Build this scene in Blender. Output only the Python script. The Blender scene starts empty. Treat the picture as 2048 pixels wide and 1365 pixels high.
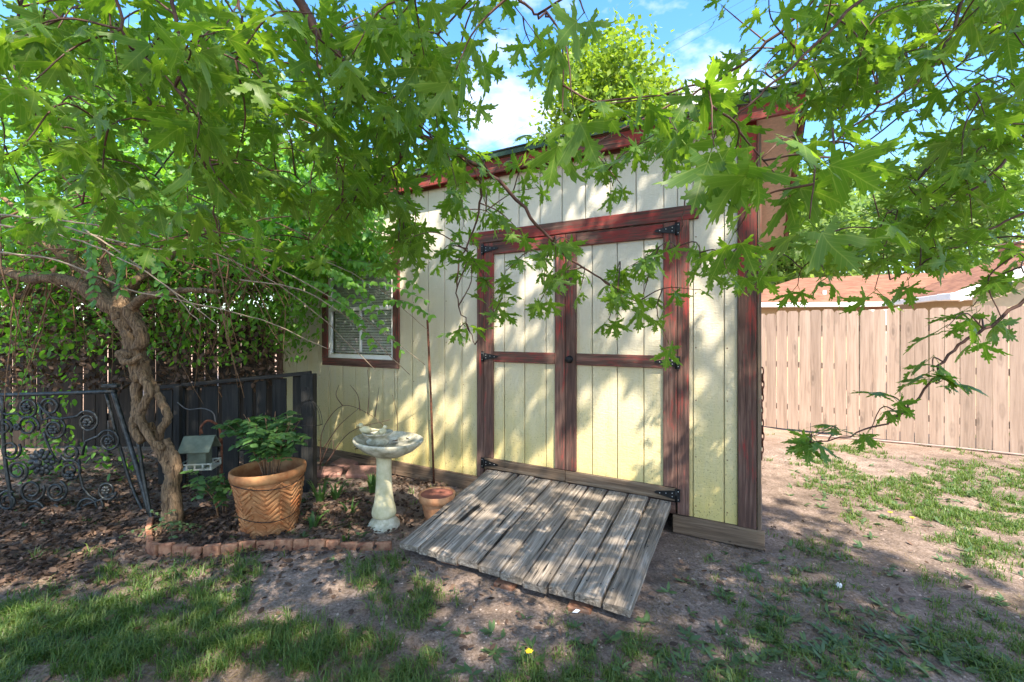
import bpy, math, random
import numpy as np
from mathutils import Vector, Matrix, Quaternion
from mathutils.geometry import delaunay_2d_cdt

random.seed(7)
rng = np.random.default_rng(7)
scene = bpy.context.scene
COL = scene.collection
R = math.radians

# ------------------------------------------------------------------ camera, sky, sun, exposure
F = 895.0          # focal length in photo pixels (photo 2048 wide)
CH = 1.5           # eye height
HZ = 664.0         # horizon row in the photo
cam_d = bpy.data.cameras.new('camera')
cam_d.sensor_width = 36.0
cam_d.lens = F / 2048 * 36.0
cam_d.shift_y = -(682.5 - HZ) / 2048
cam_d.clip_start = 0.05
cam_d.clip_end = 2000
cam = bpy.data.objects.new('camera', cam_d)
COL.objects.link(cam)
cam.location = (0, 0, CH)
cam.rotation_euler = (R(90), 0, 0)
scene.camera = cam

SUN_EL = R(53)
SUN_AZ = Vector((0.27, -0.963, 0)).normalized()      # horizontal direction towards the sun
to_sun = Vector((SUN_AZ.x * math.cos(SUN_EL), SUN_AZ.y * math.cos(SUN_EL), math.sin(SUN_EL)))

world = bpy.data.worlds.new('World')
scene.world = world
world.use_nodes = True
wt = world.node_tree
wt.nodes.clear()
def wn(t, **kw):
    n = wt.nodes.new(t)
    for k, v in kw.items():
        setattr(n, k, v)
    return n
w_out = wn('ShaderNodeOutputWorld')
w_bg = wn('ShaderNodeBackground')
w_bg.inputs['Strength'].default_value = 0.15
w_sky = wn('ShaderNodeTexSky', sky_type='NISHITA', sun_disc=False)
w_sky.sun_elevation = SUN_EL
w_sky.sun_rotation = math.atan2(SUN_AZ.x, SUN_AZ.y)
w_sky.air_density = 1.0
w_sky.dust_density = 1.0
w_sky.ozone_density = 1.3
w_tc = wn('ShaderNodeTexCoord')
w_map = wn('ShaderNodeMapping')
w_map.inputs['Scale'].default_value = (1.0, 1.0, 1.9)
w_map.inputs['Location'].default_value = (0.33, 0.1, 0.42)
w_no = wn('ShaderNodeTexNoise')
w_no.inputs['Scale'].default_value = 2.3
w_no.inputs['Detail'].default_value = 7
w_no.inputs['Roughness'].default_value = 0.55
w_rp = wn('ShaderNodeValToRGB')
w_rp.color_ramp.elements[0].position = 0.53
w_rp.color_ramp.elements[1].position = 0.65
w_mx = wn('ShaderNodeMix', data_type='RGBA')
w_mx.inputs[7].default_value = (3.6, 3.5, 3.35, 1)
w_l = wt.links.new
w_l(w_tc.outputs['Generated'], w_map.inputs['Vector'])
w_l(w_map.outputs['Vector'], w_no.inputs['Vector'])
w_l(w_no.outputs['Fac'], w_rp.inputs['Fac'])
w_l(w_rp.outputs['Color'], w_mx.inputs[0])
w_hs = wn('ShaderNodeHueSaturation')
w_hs.inputs['Saturation'].default_value = 1.3
w_l(w_sky.outputs['Color'], w_hs.inputs['Color'])
w_l(w_hs.outputs['Color'], w_mx.inputs[6])
w_l(w_mx.outputs[2], w_bg.inputs['Color'])
w_l(w_bg.outputs['Background'], w_out.inputs['Surface'])

sun_d = bpy.data.lights.new('sun', 'SUN')
sun_d.energy = 4.2
sun_d.angle = R(0.6)
sun_d.color = (1.0, 0.90, 0.76)
sun = bpy.data.objects.new('sun', sun_d)
COL.objects.link(sun)
sun.rotation_euler = to_sun.to_track_quat('Z', 'Y').to_euler()
sun.location = to_sun * 30

scene.view_settings.view_transform = 'Standard'
scene.view_settings.look = 'None'
scene.view_settings.exposure = 1.95
scene.view_settings.gamma = 1.0
scene.view_settings.use_curve_mapping = False

# ------------------------------------------------------------------ helpers
def P(px, py, Y):
    """point seen at photo pixel (px, py) at distance Y"""
    return Vector(((px - 1024) / F * Y, Y, CH - (py - HZ) / F * Y))
def G(px, py, z=0.0):
    return P(px, py, (CH - z) * F / (py - HZ))

_rt = np.random.default_rng(3).random((256, 256))
def vnoise(x, y):
    xi = np.floor(x).astype(int); yi = np.floor(y).astype(int)
    fx = x - xi; fy = y - yi
    fx = fx * fx * (3 - 2 * fx); fy = fy * fy * (3 - 2 * fy)
    g = lambda a, b: _rt[a & 255, b & 255]
    return (g(xi, yi) * (1 - fx) + g(xi + 1, yi) * fx) * (1 - fy) + (g(xi, yi + 1) * (1 - fx) + g(xi + 1, yi + 1) * fx) * fy
def fbm(x, y, o=4):
    s = 0; a = 0.5
    for i in range(o):
        s = s + a * vnoise(x * 2 ** i + 17.3 * i, y * 2 ** i + 9.1 * i); a *= 0.5
    return s
def gh(x, y):
    x = np.asarray(x, float); y = np.asarray(y, float)
    near = np.clip(1.6 - np.hypot(x, y - 3) / 14, 0, 1)
    return (fbm(x * 0.9 + 50, y * 0.9 + 50, 3) - 0.44) * 0.07 * near + (fbm(x * 7 + 20, y * 7 + 20, 3) - 0.44) * 0.022 * near

def npmesh(name, verts, faces, attrs=None, smooth=False):
    """faces: list of (n,k) int arrays"""
    me = bpy.data.meshes.new(name)
    verts = np.asarray(verts, np.float32)
    me.vertices.add(len(verts)); me.vertices.foreach_set('co', verts.ravel())
    loops = np.concatenate([f.ravel() for f in faces]).astype(np.int32)
    tot = np.concatenate([np.full(len(f), f.shape[1]) for f in faces]).astype(np.int32)
    st = np.concatenate([[0], np.cumsum(tot)[:-1]]).astype(np.int32)
    me.loops.add(len(loops)); me.loops.foreach_set('vertex_index', loops)
    me.polygons.add(len(tot)); me.polygons.foreach_set('loop_start', st)
    try: me.polygons.foreach_set('loop_total', tot)
    except Exception: pass
    if smooth: me.polygons.foreach_set('use_smooth', np.ones(len(tot), bool))
    me.update(calc_edges=True)
    for k, v in (attrs or {}).items():
        a = me.attributes.new(k, 'FLOAT', 'POINT'); a.data.foreach_set('value', np.asarray(v, np.float32))
    return me

def link(name, me, mat=None, parent=None, loc=None, kind=None, label=None, rot=None):
    o = bpy.data.objects.new(name, me)
    COL.objects.link(o)
    if mat is not None and me is not None and len(me.materials) == 0: me.materials.append(mat)
    if parent is not None: o.parent = parent
    if loc is not None: o.location = loc
    if rot is not None: o.rotation_euler = rot
    if kind: o['kind'] = kind
    if label: o['label'] = label
    return o
def thing(name, label, cat, loc=(0, 0, 0), rz=0.0, group=None, rot=None):
    o = bpy.data.objects.new(name, None); COL.objects.link(o)
    o.empty_display_size = 0.1
    o.location = loc
    o.rotation_euler = rot if rot is not None else (0, 0, rz)
    o['label'] = label; o['category'] = cat
    if group: o['group'] = group
    return o
def tag(o, label, cat, group=None):
    o['label'] = label; o['category'] = cat
    if group: o['group'] = group
    return o

class MB:
    def __init__(s): s.v = []; s.f = []; s.sm = []
    def add(s, vs, fs, smooth=False):
        b = len(s.v); s.v += [tuple(v) for v in vs]
        s.f += [tuple(i + b for i in f) for f in fs]; s.sm += [smooth] * len(fs)
    def box(s, c, size, bev=0.004, M=None):
        hx, hy, hz = (a / 2 for a in size); b = min(bev, hx * .6, hy * .6, hz * .6)
        vs = []; idx = {}
        for sx in (-1, 1):
            for sy in (-1, 1):
                for sz in (-1, 1):
                    for k in range(3):
                        q = [hx - b, hy - b, hz - b]; q[k] += b
                        idx[(sx, sy, sz, k)] = len(vs)
                        vs.append(Vector((sx * q[0], sy * q[1], sz * q[2])))
        fs = []
        for k in range(3):
            a, c2 = (k + 1) % 3, (k + 2) % 3
            for sg in (-1, 1):
                def key(u, w):
                    t = [0, 0, 0]; t[k] = sg; t[a] = u; t[c2] = w
                    return idx[(t[0], t[1], t[2], k)]
                q = [key(-1, -1), key(1, -1), key(1, 1), key(-1, 1)]
                fs.append(q if sg > 0 else q[::-1])
        for k in range(3):       # edges along axis k
            a, c2 = (k + 1) % 3, (k + 2) % 3
            for u in (-1, 1):
                for w in (-1, 1):
                    def key(sg, kk):
                        t = [0, 0, 0]; t[k] = sg; t[a] = u; t[c2] = w
                        return idx[(t[0], t[1], t[2], kk)]
                    q = [key(-1, a), key(1, a), key(1, c2), key(-1, c2)]
                    fs.append(q if u * w < 0 else q[::-1])
        for sx in (-1, 1):
            for sy in (-1, 1):
                for sz in (-1, 1):
                    q = [idx[(sx, sy, sz, 0)], idx[(sx, sy, sz, 1)], idx[(sx, sy, sz, 2)]]
                    fs.append(q if sx * sy * sz > 0 else q[::-1])
        c = Vector(c)
        vs = [(M @ v if M is not None else v) + c for v in vs]
        s.add(vs, fs)
    def tube(s, path, rad, n=6, cap=True, smooth=True, bark=0.0):
        path = [Vector(p) for p in path]; m = len(path)
        if m < 2: return
        if not hasattr(rad, '__len__'): rad = [rad] * m
        t0 = (path[1] - path[0]).normalized()
        up = Vector((0, 0, 1)) if abs(t0.z) < .9 else Vector((1, 0, 0))
        nrm = t0.cross(up).normalized()
        vs = []
        for i in range(m):
            t = (path[min(i + 1, m - 1)] - path[max(i - 1, 0)])
            if t.length < 1e-9: t = t0
            t.normalize()
            nrm = nrm - t * nrm.dot(t)
            if nrm.length < 1e-6: nrm = t.orthogonal()
            nrm.normalize(); bn = t.cross(nrm)
            for k in range(n):
                a = 2 * math.pi * k / n
                rr = rad[i]
                if bark: rr *= 1 + bark * (math.sin(a * 3 + i * .35) * .5 + random.uniform(-.6, .6))
                vs.append(path[i] + (nrm * math.cos(a) + bn * math.sin(a)) * rr)
        fs = []
        for i in range(m - 1):
            for k in range(n):
                k2 = (k + 1) % n
                fs.append((i * n + k, i * n + k2, (i + 1) * n + k2, (i + 1) * n + k))
        if cap:
            fs.append(tuple(range(n))[::-1]); fs.append(tuple((m - 1) * n + k for k in range(n)))
        s.add(vs, fs, smooth)
    def lathe(s, prof, n=32, c=(0, 0, 0), M=None, jit=0.0, smooth=True):
        c = Vector(c); vs = []; fs = []
        for (r, z) in prof:
            for k in range(n):
                a = 2 * math.pi * k / n
                v = Vector((r * math.cos(a), r * math.sin(a), z))
                if jit: v *= 1 + random.uniform(-jit, jit)
                vs.append((M @ v if M is not None else v) + c)
        for i in range(len(prof) - 1):
            for k in range(n):
                k2 = (k + 1) % n
                fs.append((i * n + k, i * n + k2, (i + 1) * n + k2, (i + 1) * n + k))
        s.add(vs, fs, smooth)
    def ball(s, c, r, M=None, nu=10, nv=7):
        pr = [(max(1e-4, math.sin(math.pi * i / nv)), -math.cos(math.pi * i / nv)) for i in range(nv + 1)]
        Ms = Matrix.Diagonal(Vector(r)) if hasattr(r, '__len__') else Matrix.Diagonal(Vector((r, r, r)))
        s.lathe(pr, nu, c, (M @ Ms) if M is not None else Ms)
    def mesh(s, name):
        me = bpy.data.meshes.new(name)
        me.from_pydata(s.v, [], s.f)
        me.polygons.foreach_set('use_smooth', s.sm)
        me.update()
        return me
    def build(s, name, mat, parent=None, loc=None, kind=None, label=None):
        return link(name, s.mesh(name), mat, parent, loc, kind, label)

_bc = {}
def board(name, size, loc, mat, parent, bev=0.004, rot=None, label=None):
    k = (tuple(round(a, 3) for a in size), mat.name, bev)
    if k not in _bc:
        m = MB(); m.box((0, 0, 0), size, bev); me = m.mesh(name); me.materials.append(mat); _bc[k] = me
    return link(name, _bc[k], None, parent, loc, None, label, rot)

def spline(pts, n=6):
    pts = [Vector(p) for p in pts]
    if len(pts) < 3:
        return [pts[0].lerp(pts[-1], i / n) for i in range(n + 1)]
    m = len(pts); L = [max(1e-6, (pts[i + 1] - pts[i]).length) for i in range(m - 1)]
    tan = []
    for i in range(m):
        if i == 0: tan.append((pts[1] - pts[0]) / L[0])
        elif i == m - 1: tan.append((pts[-1] - pts[-2]) / L[-1])
        else: tan.append(((pts[i] - pts[i - 1]) / L[i - 1] * L[i] + (pts[i + 1] - pts[i]) / L[i] * L[i - 1]) / (L[i] + L[i - 1]))
    out = []
    for i in range(m - 1):
        for k in range(n):
            t = k / n; t2 = t * t; t3 = t2 * t
            out.append(pts[i] * (2 * t3 - 3 * t2 + 1) + tan[i] * L[i] * (t3 - 2 * t2 + t) + pts[i + 1] * (3 * t2 - 2 * t3) + tan[i + 1] * L[i] * (t3 - t2))
    out.append(pts[-1])
    return out
def taper(a, b, n, pw=1.0): return [a + (b - a) * (i / max(1, n - 1)) ** pw for i in range(n)]

# ------------------------------------------------------------------ materials
class NT:
    def __init__(s, name):
        s.m = bpy.data.materials.new(name); s.m.use_nodes = True
        s.t = s.m.node_tree; s.t.nodes.clear()
        s.out = s.n('ShaderNodeOutputMaterial')
    def n(s, t, ins=None, **kw):
        nd = s.t.nodes.new(t)
        for k, v in kw.items(): setattr(nd, k, v)
        for k, v in (ins or {}).items():
            if isinstance(v, bpy.types.NodeSocket): s.t.links.new(v, nd.inputs[k])
            else: nd.inputs[k].default_value = v
        return nd
    def l(s, a, b): s.t.links.new(a, b)
    def coords(s, scale=(1, 1, 1), rand=True, kind='Object'):
        tc = s.n('ShaderNodeTexCoord')
        v = tc.outputs[kind]
        if rand:
            oi = s.n('ShaderNodeObjectInfo')
            mu = s.n('ShaderNodeMath', {0: oi.outputs['Random'], 1: 57.0}, operation='MULTIPLY')
            ad = s.n('ShaderNodeVectorMath', {0: v, 1: mu.outputs[0]}, operation='ADD'); v = ad.outputs[0]
        return s.n('ShaderNodeMapping', {'Vector': v, 'Scale': scale}).outputs[0]
    def noise(s, vec, scale, det=5, rough=.6, dist=0.0):
        return s.n('ShaderNodeTexNoise', {'Vector': vec, 'Scale': scale, 'Detail': det, 'Roughness': rough, 'Distortion': dist}).outputs['Fac']
    def ramp(s, fac, stops):
        r = s.n('ShaderNodeValToRGB', {'Fac': fac}); cr = r.color_ramp
        while len(cr.elements) < len(stops): cr.elements.new(.5)
        for e, (p, c) in zip(cr.elements, stops):
            e.position = p; e.color = (*c, 1) if hasattr(c, '__len__') else (c, c, c, 1)
        return r.outputs['Color']
    def mix(s, fac, a, b, blend='MIX'):
        m = s.n('ShaderNodeMix', data_type='RGBA', blend_type=blend)
        for i, v in ((0, fac), (6, a), (7, b)):
            if isinstance(v, bpy.types.NodeSocket): s.l(v, m.inputs[i])
            elif i == 0: m.inputs[0].default_value = v
            else: m.inputs[i].default_value = (*v, 1)
        return m.outputs[2]
    def math(s, op, a, b=0.0):
        return s.n('ShaderNodeMath', {0: a, 1: b}, operation=op).outputs[0]
    def bump(s, h, st=.3, d=.01):
        return s.n('ShaderNodeBump', {'Height': h, 'Strength': st, 'Distance': d}).outputs[0]
    def bsdf(s, col, rough=.7, normal=None, metal=0.0, spec=.3):
        ins = {'Base Color': col if isinstance(col, bpy.types.NodeSocket) else (*col, 1), 'Roughness': rough, 'Metallic': metal, 'Specular IOR Level': spec}
        b = s.n('ShaderNodeBsdfPrincipled', ins)
        if normal is not None: s.l(normal, b.inputs['Normal'])
        s.l(b.outputs[0], s.out.inputs['Surface'])
        return s.m

AX = {'x': (.045, 1, 1), 'y': (1, .045, 1), 'z': (1, 1, .045)}
def wood(name, axis, lo, mid, hi, paint=None, amount=.5, rough=.8, sc=60, bump=.5, crack=True, knots=False):
    t = NT(name)
    v = t.coords(AX[axis])
    g = t.noise(v, sc, 6, .65, .6)
    g2 = t.noise(v, sc * .25, 4, .6, 1.2)
    col = t.ramp(t.math('ADD', t.math('MULTIPLY', g, .6), t.math('MULTIPLY', g2, .4)), [(.33, lo), (.5, mid), (.66, hi)])
    h = g
    if paint is not None:
        vp = t.coords(tuple(.35 if k < 1 else 1 for k in AX[axis]))
        pn = t.math('ADD', t.math('MULTIPLY', t.noise(vp, 9, 6, .7), .55), t.math('MULTIPLY', g, .45))
        # paint lasts longer higher up, away from ground splash
        pz = t.n('ShaderNodeSeparateXYZ', {0: t.n('ShaderNodeNewGeometry').outputs['Position']}).outputs['Z']
        pn = t.math('ADD', pn, t.math('MULTIPLY', t.math('SUBTRACT', pz, 1.4), .045))
        pm = t.ramp(pn, [(max(0, .62 - amount * .32), 0), (min(1, .72 - amount * .32), 1)])
        pc = t.mix(t.noise(vp, 25, 3), tuple(c * .62 for c in paint), tuple(min(1, c * 1.25) for c in paint))
        col = t.mix(pm, col, pc)
    if knots:
        kv = t.coords(tuple(.30 if k < 1 else 1 for k in AX[axis]))
        vo = t.n('ShaderNodeTexVoronoi', {'Vector': kv, 'Scale': 5.5, 'Randomness': 1.0})
        kd = t.math('ADD', vo.outputs['Distance'], t.math('MULTIPLY', t.math('SUBTRACT', g2, .5), .25))
        col = t.mix(t.ramp(kd, [(.05, .75), (.10, .2), (.16, .35), (.22, 0)]), col, tuple(c * .45 for c in mid))
    if crack:
        ck = t.ramp(t.noise(v, sc * .7, 3, .5, .3), [(.30, 0), (.36, 1)])
        col = t.mix(ck, tuple(c * .35 for c in lo), col)
        h = t.math('ADD', g, t.math('MULTIPLY', ck, .6))
    oi = t.n('ShaderNodeObjectInfo').outputs['Random']
    col = t.mix(1.0, col, t.ramp(oi, [(0, .8), (1, 1.12)]), 'MULTIPLY')
    return t.bsdf(col, rough, t.bump(h, bump, .006))

def plain(name, c, rough=.6, metal=0, var=.25, sc=14, bump=.2, c2=None, spec=.3):
    t = NT(name); v = t.coords()
    n = t.noise(v, sc, 5, .65)
    col = t.mix(t.ramp(n, [(.35, 0), (.65, 1)]), tuple(x * (1 - var) for x in c), c2 or tuple(min(1, x * (1 + var)) for x in c))
    return t.bsdf(col, rough, t.bump(n, bump, .004), metal, spec)

def leafmat(name, a, b, vein=None, trans=.45, tcol=None, rough=.45):
    t = NT(name)
    at = t.n('ShaderNodeAttribute', attribute_name='rnd').outputs['Fac']
    oi = t.n('ShaderNodeObjectInfo').outputs['Random']
    r = t.math('FRACT', t.math('ADD', at, oi))
    col = t.ramp(r, [(0, a), (.75, tuple((x + y) / 2 for x, y in zip(a, b))), (1, b)])
    if vein:
        va = t.n('ShaderNodeAttribute', attribute_name='vein').outputs['Fac']
        u = t.math('ABSOLUTE', t.n('ShaderNodeAttribute', attribute_name='lu').outputs['Fac'])
        w = t.n('ShaderNodeAttribute', attribute_name='lv').outputs['Fac']
        d1 = u
        d2 = t.math('ABSOLUTE', t.math('SUBTRACT', t.math('MULTIPLY', u, .646), t.math('MULTIPLY', w, .763)))
        d3 = t.math('ADD', t.math('ABSOLUTE', t.math('ADD', t.math('MULTIPLY', u, .43), t.math('MULTIPLY', w, .90))), 0.004)
        main = t.math('MINIMUM', d1, t.math('MINIMUM', d2, d3))
        sec = t.math('ABSOLUTE', t.math('SUBTRACT', t.math('FRACT', t.math('MULTIPLY', t.math('SUBTRACT', w, t.math('MULTIPLY', u, 1.1)), 8.0)), .5))
        l1 = t.ramp(main, [(.004, 1), (.015, 0)]); l2 = t.ramp(sec, [(.02, 1), (.10, 0)])
        blade = t.ramp(main, [(.0, 0), (.16, 1)])
        col = t.mix(t.math('MULTIPLY', blade, .22), col, tuple(x * .55 for x in a))
        col = t.mix(t.math('MULTIPLY', l2, .28), col, vein)
        col = t.mix(t.math('MULTIPLY', l1, .55), col, vein)
    bs = t.n('ShaderNodeBsdfPrincipled', {'Base Color': col, 'Roughness': rough, 'Specular IOR Level': .35})
    tc = t.mix(1.0, col, tcol or (2.0, 2.0, .9), 'MULTIPLY')
    tr = t.n('ShaderNodeBsdfTranslucent', {'Color': tc})
    mx = t.n('ShaderNodeMixShader', {0: trans, 1: bs.outputs[0], 2: tr.outputs[0]})
    t.l(mx.outputs[0], t.out.inputs['Surface'])
    return t.m

def siding(name):
    t = NT(name)
    g = t.noise(t.coords((1, 1, .06)), 70, 5, .65, .4)
    rip = t.noise(t.coords((.35, 1, 1)), 80, 4, .6, .3)
    pos = t.n('ShaderNodeNewGeometry').outputs['Position']
    z = t.n('ShaderNodeSeparateXYZ', {0: pos}).outputs['Z']
    blot = t.noise(pos, 2.6, 5, .65)
    streak = t.noise(t.n('ShaderNodeMapping', {'Vector': pos, 'Scale': (9, 9, .8)}).outputs[0], 1.6, 5, .65)
    # paint nearly white high up, yellower towards the ground, boundary broken by noise
    hh = t.math('ADD', z, t.math('MULTIPLY', t.math('SUBTRACT', t.math('ADD', t.math('MULTIPLY', blot, .5), t.math('MULTIPLY', streak, .5)), .5), 1.9))
    wz = t.n('ShaderNodeMapRange', {'Value': hh, 'From Min': 0.0, 'From Max': 2.4}).outputs[0]
    paint = t.ramp(wz, [(0, PAINT[0]), (.30, PAINT[1]), (.62, PAINT[2]), (1, PAINT[3])])
    paint = t.mix(t.math('MULTIPLY', g, .28), paint, (.36, .31, .20))
    worn = t.ramp(t.math('ADD', t.math('MULTIPLY', g, .5), t.math('MULTIPLY', blot, .5)), [(.60, 0), (.68, 1)])
    paint = t.mix(t.math('MULTIPLY', worn, .30), paint, (.30, .25, .17))
    low = t.n('ShaderNodeMapRange', {'Value': z, 'From Min': .15, 'From Max': 1.5, 'To Min': 1.0, 'To Max': .15}).outputs[0]
    spk = t.ramp(t.noise(t.coords((1, 1, .6)), 105, 3, .6), [(.60, 0), (.67, 1)])
    paint = t.mix(t.math('MULTIPLY', spk, t.math('MULTIPLY', low, .75)), paint, (.13, .11, .05))
    h = t.math('ADD', t.math('MULTIPLY', g, .5), t.math('MULTIPLY', rip, .7))
    return t.bsdf(paint, .62, t.bump(h, .7, .008), 0, .3)
PAINT = [(.53, .42, .135), (.56, .48, .26), (.57, .515, .385), (.58, .54, .45)]

M = {}
RED = (.25, .034, .028)
for ax in 'xz':
    M['trim' + ax] = wood('weathered_red_trim_' + ax, ax, (.035, .019, .015), (.095, .05, .038), (.20, .125, .095), RED, .35, sc=75, crack=False)
M['bare_x'] = wood('weathered_brown_wood_x', 'x', (.06, .04, .026), (.15, .10, .065), (.26, .19, .13), RED, .08, sc=70)
M['bare_z'] = wood('weathered_brown_wood_z', 'z', (.06, .04, .026), (.15, .10, .065), (.26, .19, .13), RED, .25, sc=70)
M['plank'] = wood('grey_weathered_plank', 'y', (.036, .029, .022), (.20, .165, .13), (.46, .40, .335), None, sc=55, bump=.9)
M['fence'] = wood('tan_cedar_board', 'z', (.20, .14, .105), (.31, .225, .175), (.37, .28, .225), None, sc=40, bump=.3, crack=False, knots=True)
M['dark'] = wood('black_stained_board', 'z', (.006, .006, .006), (.014, .014, .013), (.035, .032, .028), None, sc=50)
M['darkx'] = wood('black_stained_rail', 'x', (.008, .008, .007), (.02, .018, .016), (.07, .06, .05), None, sc=50)
M['backfence'] = wood('old_brown_board', 'z', (.012, .009, .006), (.026, .018, .013), (.05, .036, .026), None, sc=40)
M['siding'] = siding('cream_painted_siding')
M['osb'] = plain('pinkish_soffit_sheathing', (.60, .43, .36), .8, var=.12, sc=40)
M['roofedge'] = plain('green_roof_edge', (.035, .07, .035), .35, var=.4, sc=8)
M['asphalt'] = plain('dark_roll_roofing', (.03, .035, .03), .9, var=.4, sc=50)
M['black'] = plain('black_iron', (.012, .012, .013), .45, .3, var=.5, sc=30)
M['iron'] = plain('dark_green_iron', (.022, .027, .028), .42, .4, var=.5, sc=40, c2=(.06, .065, .065))
M['rust'] = plain('rusty_steel', (.12, .045, .025), .8, .2, var=.5, sc=40)
M['steel'] = plain('galvanised_steel', (.45, .45, .44), .4, .8)
M['white'] = plain('white_paint', (.72, .72, .70), .5, var=.06)
M['blind'] = plain('white_blind_slat', (.74, .74, .72), .5, var=.04)
M['terra'] = plain('terracotta', (.42, .17, .075), .8, var=.22, sc=11, c2=(.50, .26, .13))
M['terra_old'] = plain('mossy_terracotta', (.36, .115, .034), .85, var=.4, sc=9, c2=(.38, .19, .08))
M['terra_in'] = plain('red_clay_inside', (.22, .08, .055), .8, var=.2)
M['brick'] = plain('old_red_brick', (.24, .085, .045), .88, var=.4, sc=22, c2=(.32, .17, .10), bump=.6)
M['chimney'] = plain('orange_brick', (.48, .22, .13), .9, var=.2, sc=60)
M['stone'] = plain('worn_red_flagstone', (.26, .14, .11), .9, var=.3, sc=9)
M['concrete'] = plain('cream_painted_concrete', (.50, .45, .25), .65, var=.25, sc=9, c2=(.56, .51, .34), bump=.4)
M['concrete_dk'] = plain('stained_concrete', (.42, .38, .24), .7, var=.45, sc=14, c2=(.56, .52, .40), bump=.5)
M['soil'] = plain('dark_soil', (.05, .032, .02), .95, var=.5, sc=40, bump=.8)
M['roof_tile'] = plain('orange_brown_shingle', (.23, .095, .055), .9, var=.22, sc=30)
t = NT('orange_brown_shingle')
pos = t.n('ShaderNodeNewGeometry').outputs['Position']
pz = t.n('ShaderNodeSeparateXYZ', {0: pos}).outputs['Z']
rowi = t.math('MULTIPLY', pz, 21.0)
edge = t.ramp(t.math('FRACT', rowi), [(0, .45), (.22, 1)])
tab = t.noise(t.n('ShaderNodeMapping', {'Vector': pos, 'Scale': (3.2, 3.2, 21)}).outputs[0], 1.0, 3, .7)
M['roof_tile'] = t.bsdf(t.mix(1.0, t.ramp(tab, [(.35, (.13, .055, .033)), (.5, (.20, .088, .05)), (.65, (.25, .12, .072))]), edge, 'MULTIPLY'), .9)
M['feeder'] = plain('grey_green_feeder_paint', (.12, .145, .11), .75, var=.2)
M['feeder_w'] = plain('pale_feeder_paint', (.33, .35, .31), .7, var=.2)
M['green'] = plain('green_hose_rubber', (.02, .22, .12), .4)
M['cream_wall'] = plain('cream_house_paint', (.40, .32, .20), .7, var=.06)
M['pipe'] = plain('dusty_pale_pipe', (.24, .18, .155), .6, var=.15)
M['redhose'] = plain('red_brown_rod', (.38, .09, .05), .6)
M['wire'] = plain('grey_wire', (.10, .10, .10), .5, .5)
M['deadleaf'] = leafmat('brown_dead_leaf', (.03, .018, .012), (.19, .115, .075), None, .15, (1, .8, .6), .8)
M['maple'] = leafmat('maple_leaf_green', (.064, .146, .015), (.116, .212, .023), (.21, .28, .065), .48, (2.6, 2.35, 1.0))
M['vineleaf'] = leafmat('vine_leaf_green', (.065, .175, .026), (.15, .30, .035), None, .45, (2.6, 2.5, .9))
M['shrubleaf'] = leafmat('shrub_leaf_green', (.04, .095, .028), (.075, .15, .035), None, .35)
M['weed'] = leafmat('weed_leaf_green', (.055, .10, .04), (.10, .16, .055), None, .3)
M['grass'] = leafmat('grass_blade_green', (.045, .105, .018), (.15, .19, .05), None, .35)
M['tree_far'] = leafmat('pale_tree_leaf', (.10, .18, .045), (.22, .31, .10), None, .45, (1.9, 1.9, 1.1))
M['tree_yel'] = leafmat('yellow_green_tree_leaf', (.13, .23, .026), (.25, .35, .045), None, .45, (1.6, 1.5, .7))
M['tree_mid'] = leafmat('mid_green_tree_leaf', (.05, .13, .02), (.12, .23, .03), None, .45, (2.2, 2.1, .8))
M['yellow'] = plain('dandelion_yellow', (.80, .50, .02), .6, var=.1)
M['seed'] = plain('dandelion_seed_white', (.70, .70, .68), .8, var=.1)
def barkmat(name, lo, hi, sc=30):
    t = NT(name); v = t.coords((1, 1, .10))
    n = t.noise(v, sc, 6, .7, .5)
    n2 = t.noise(t.coords(), 6, 3)
    col = t.mix(n2, t.ramp(n, [(.36, tuple(c * .25 for c in lo)), (.5, lo), (.68, hi)]), t.ramp(n, [(.36, tuple(c * .3 for c in lo)), (.6, hi)]))
    return t.bsdf(col, .9, t.bump(n, 1.0, .03))
M['vinebark'] = barkmat('shaggy_brown_vine_bark', (.15, .092, .05), (.33, .22, .125), 75)
M['twig'] = plain('red_brown_twig', (.085, .042, .030), .6, var=.4, sc=30)
M['greytwig'] = plain('dry_grey_vine_stem', (.26, .20, .14), .8, var=.3, sc=20)
M['browntwig'] = plain('dry_brown_vine_stem', (.15, .085, .045), .85, var=.4, sc=20)
M['treebark'] = barkmat('grey_tree_bark', (.08, .06, .045), (.18, .14, .11), 12)
M['stemgreen'] = plain('green_stem', (.10, .13, .05), .6)

# glass
t = NT('window_glass')
gl = t.n('ShaderNodeBsdfGlossy', {'Color': (1, 1, 1, 1), 'Roughness': .02})
tp = t.n('ShaderNodeBsdfTransparent', {'Color': (.93, .95, .95, 1)})
mx = t.n('ShaderNodeMixShader', {0: .14, 1: tp.outputs[0], 2: gl.outputs[0]})
t.l(mx.outputs[0], t.out.inputs['Surface'])
M['glass'] = t.m

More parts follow.
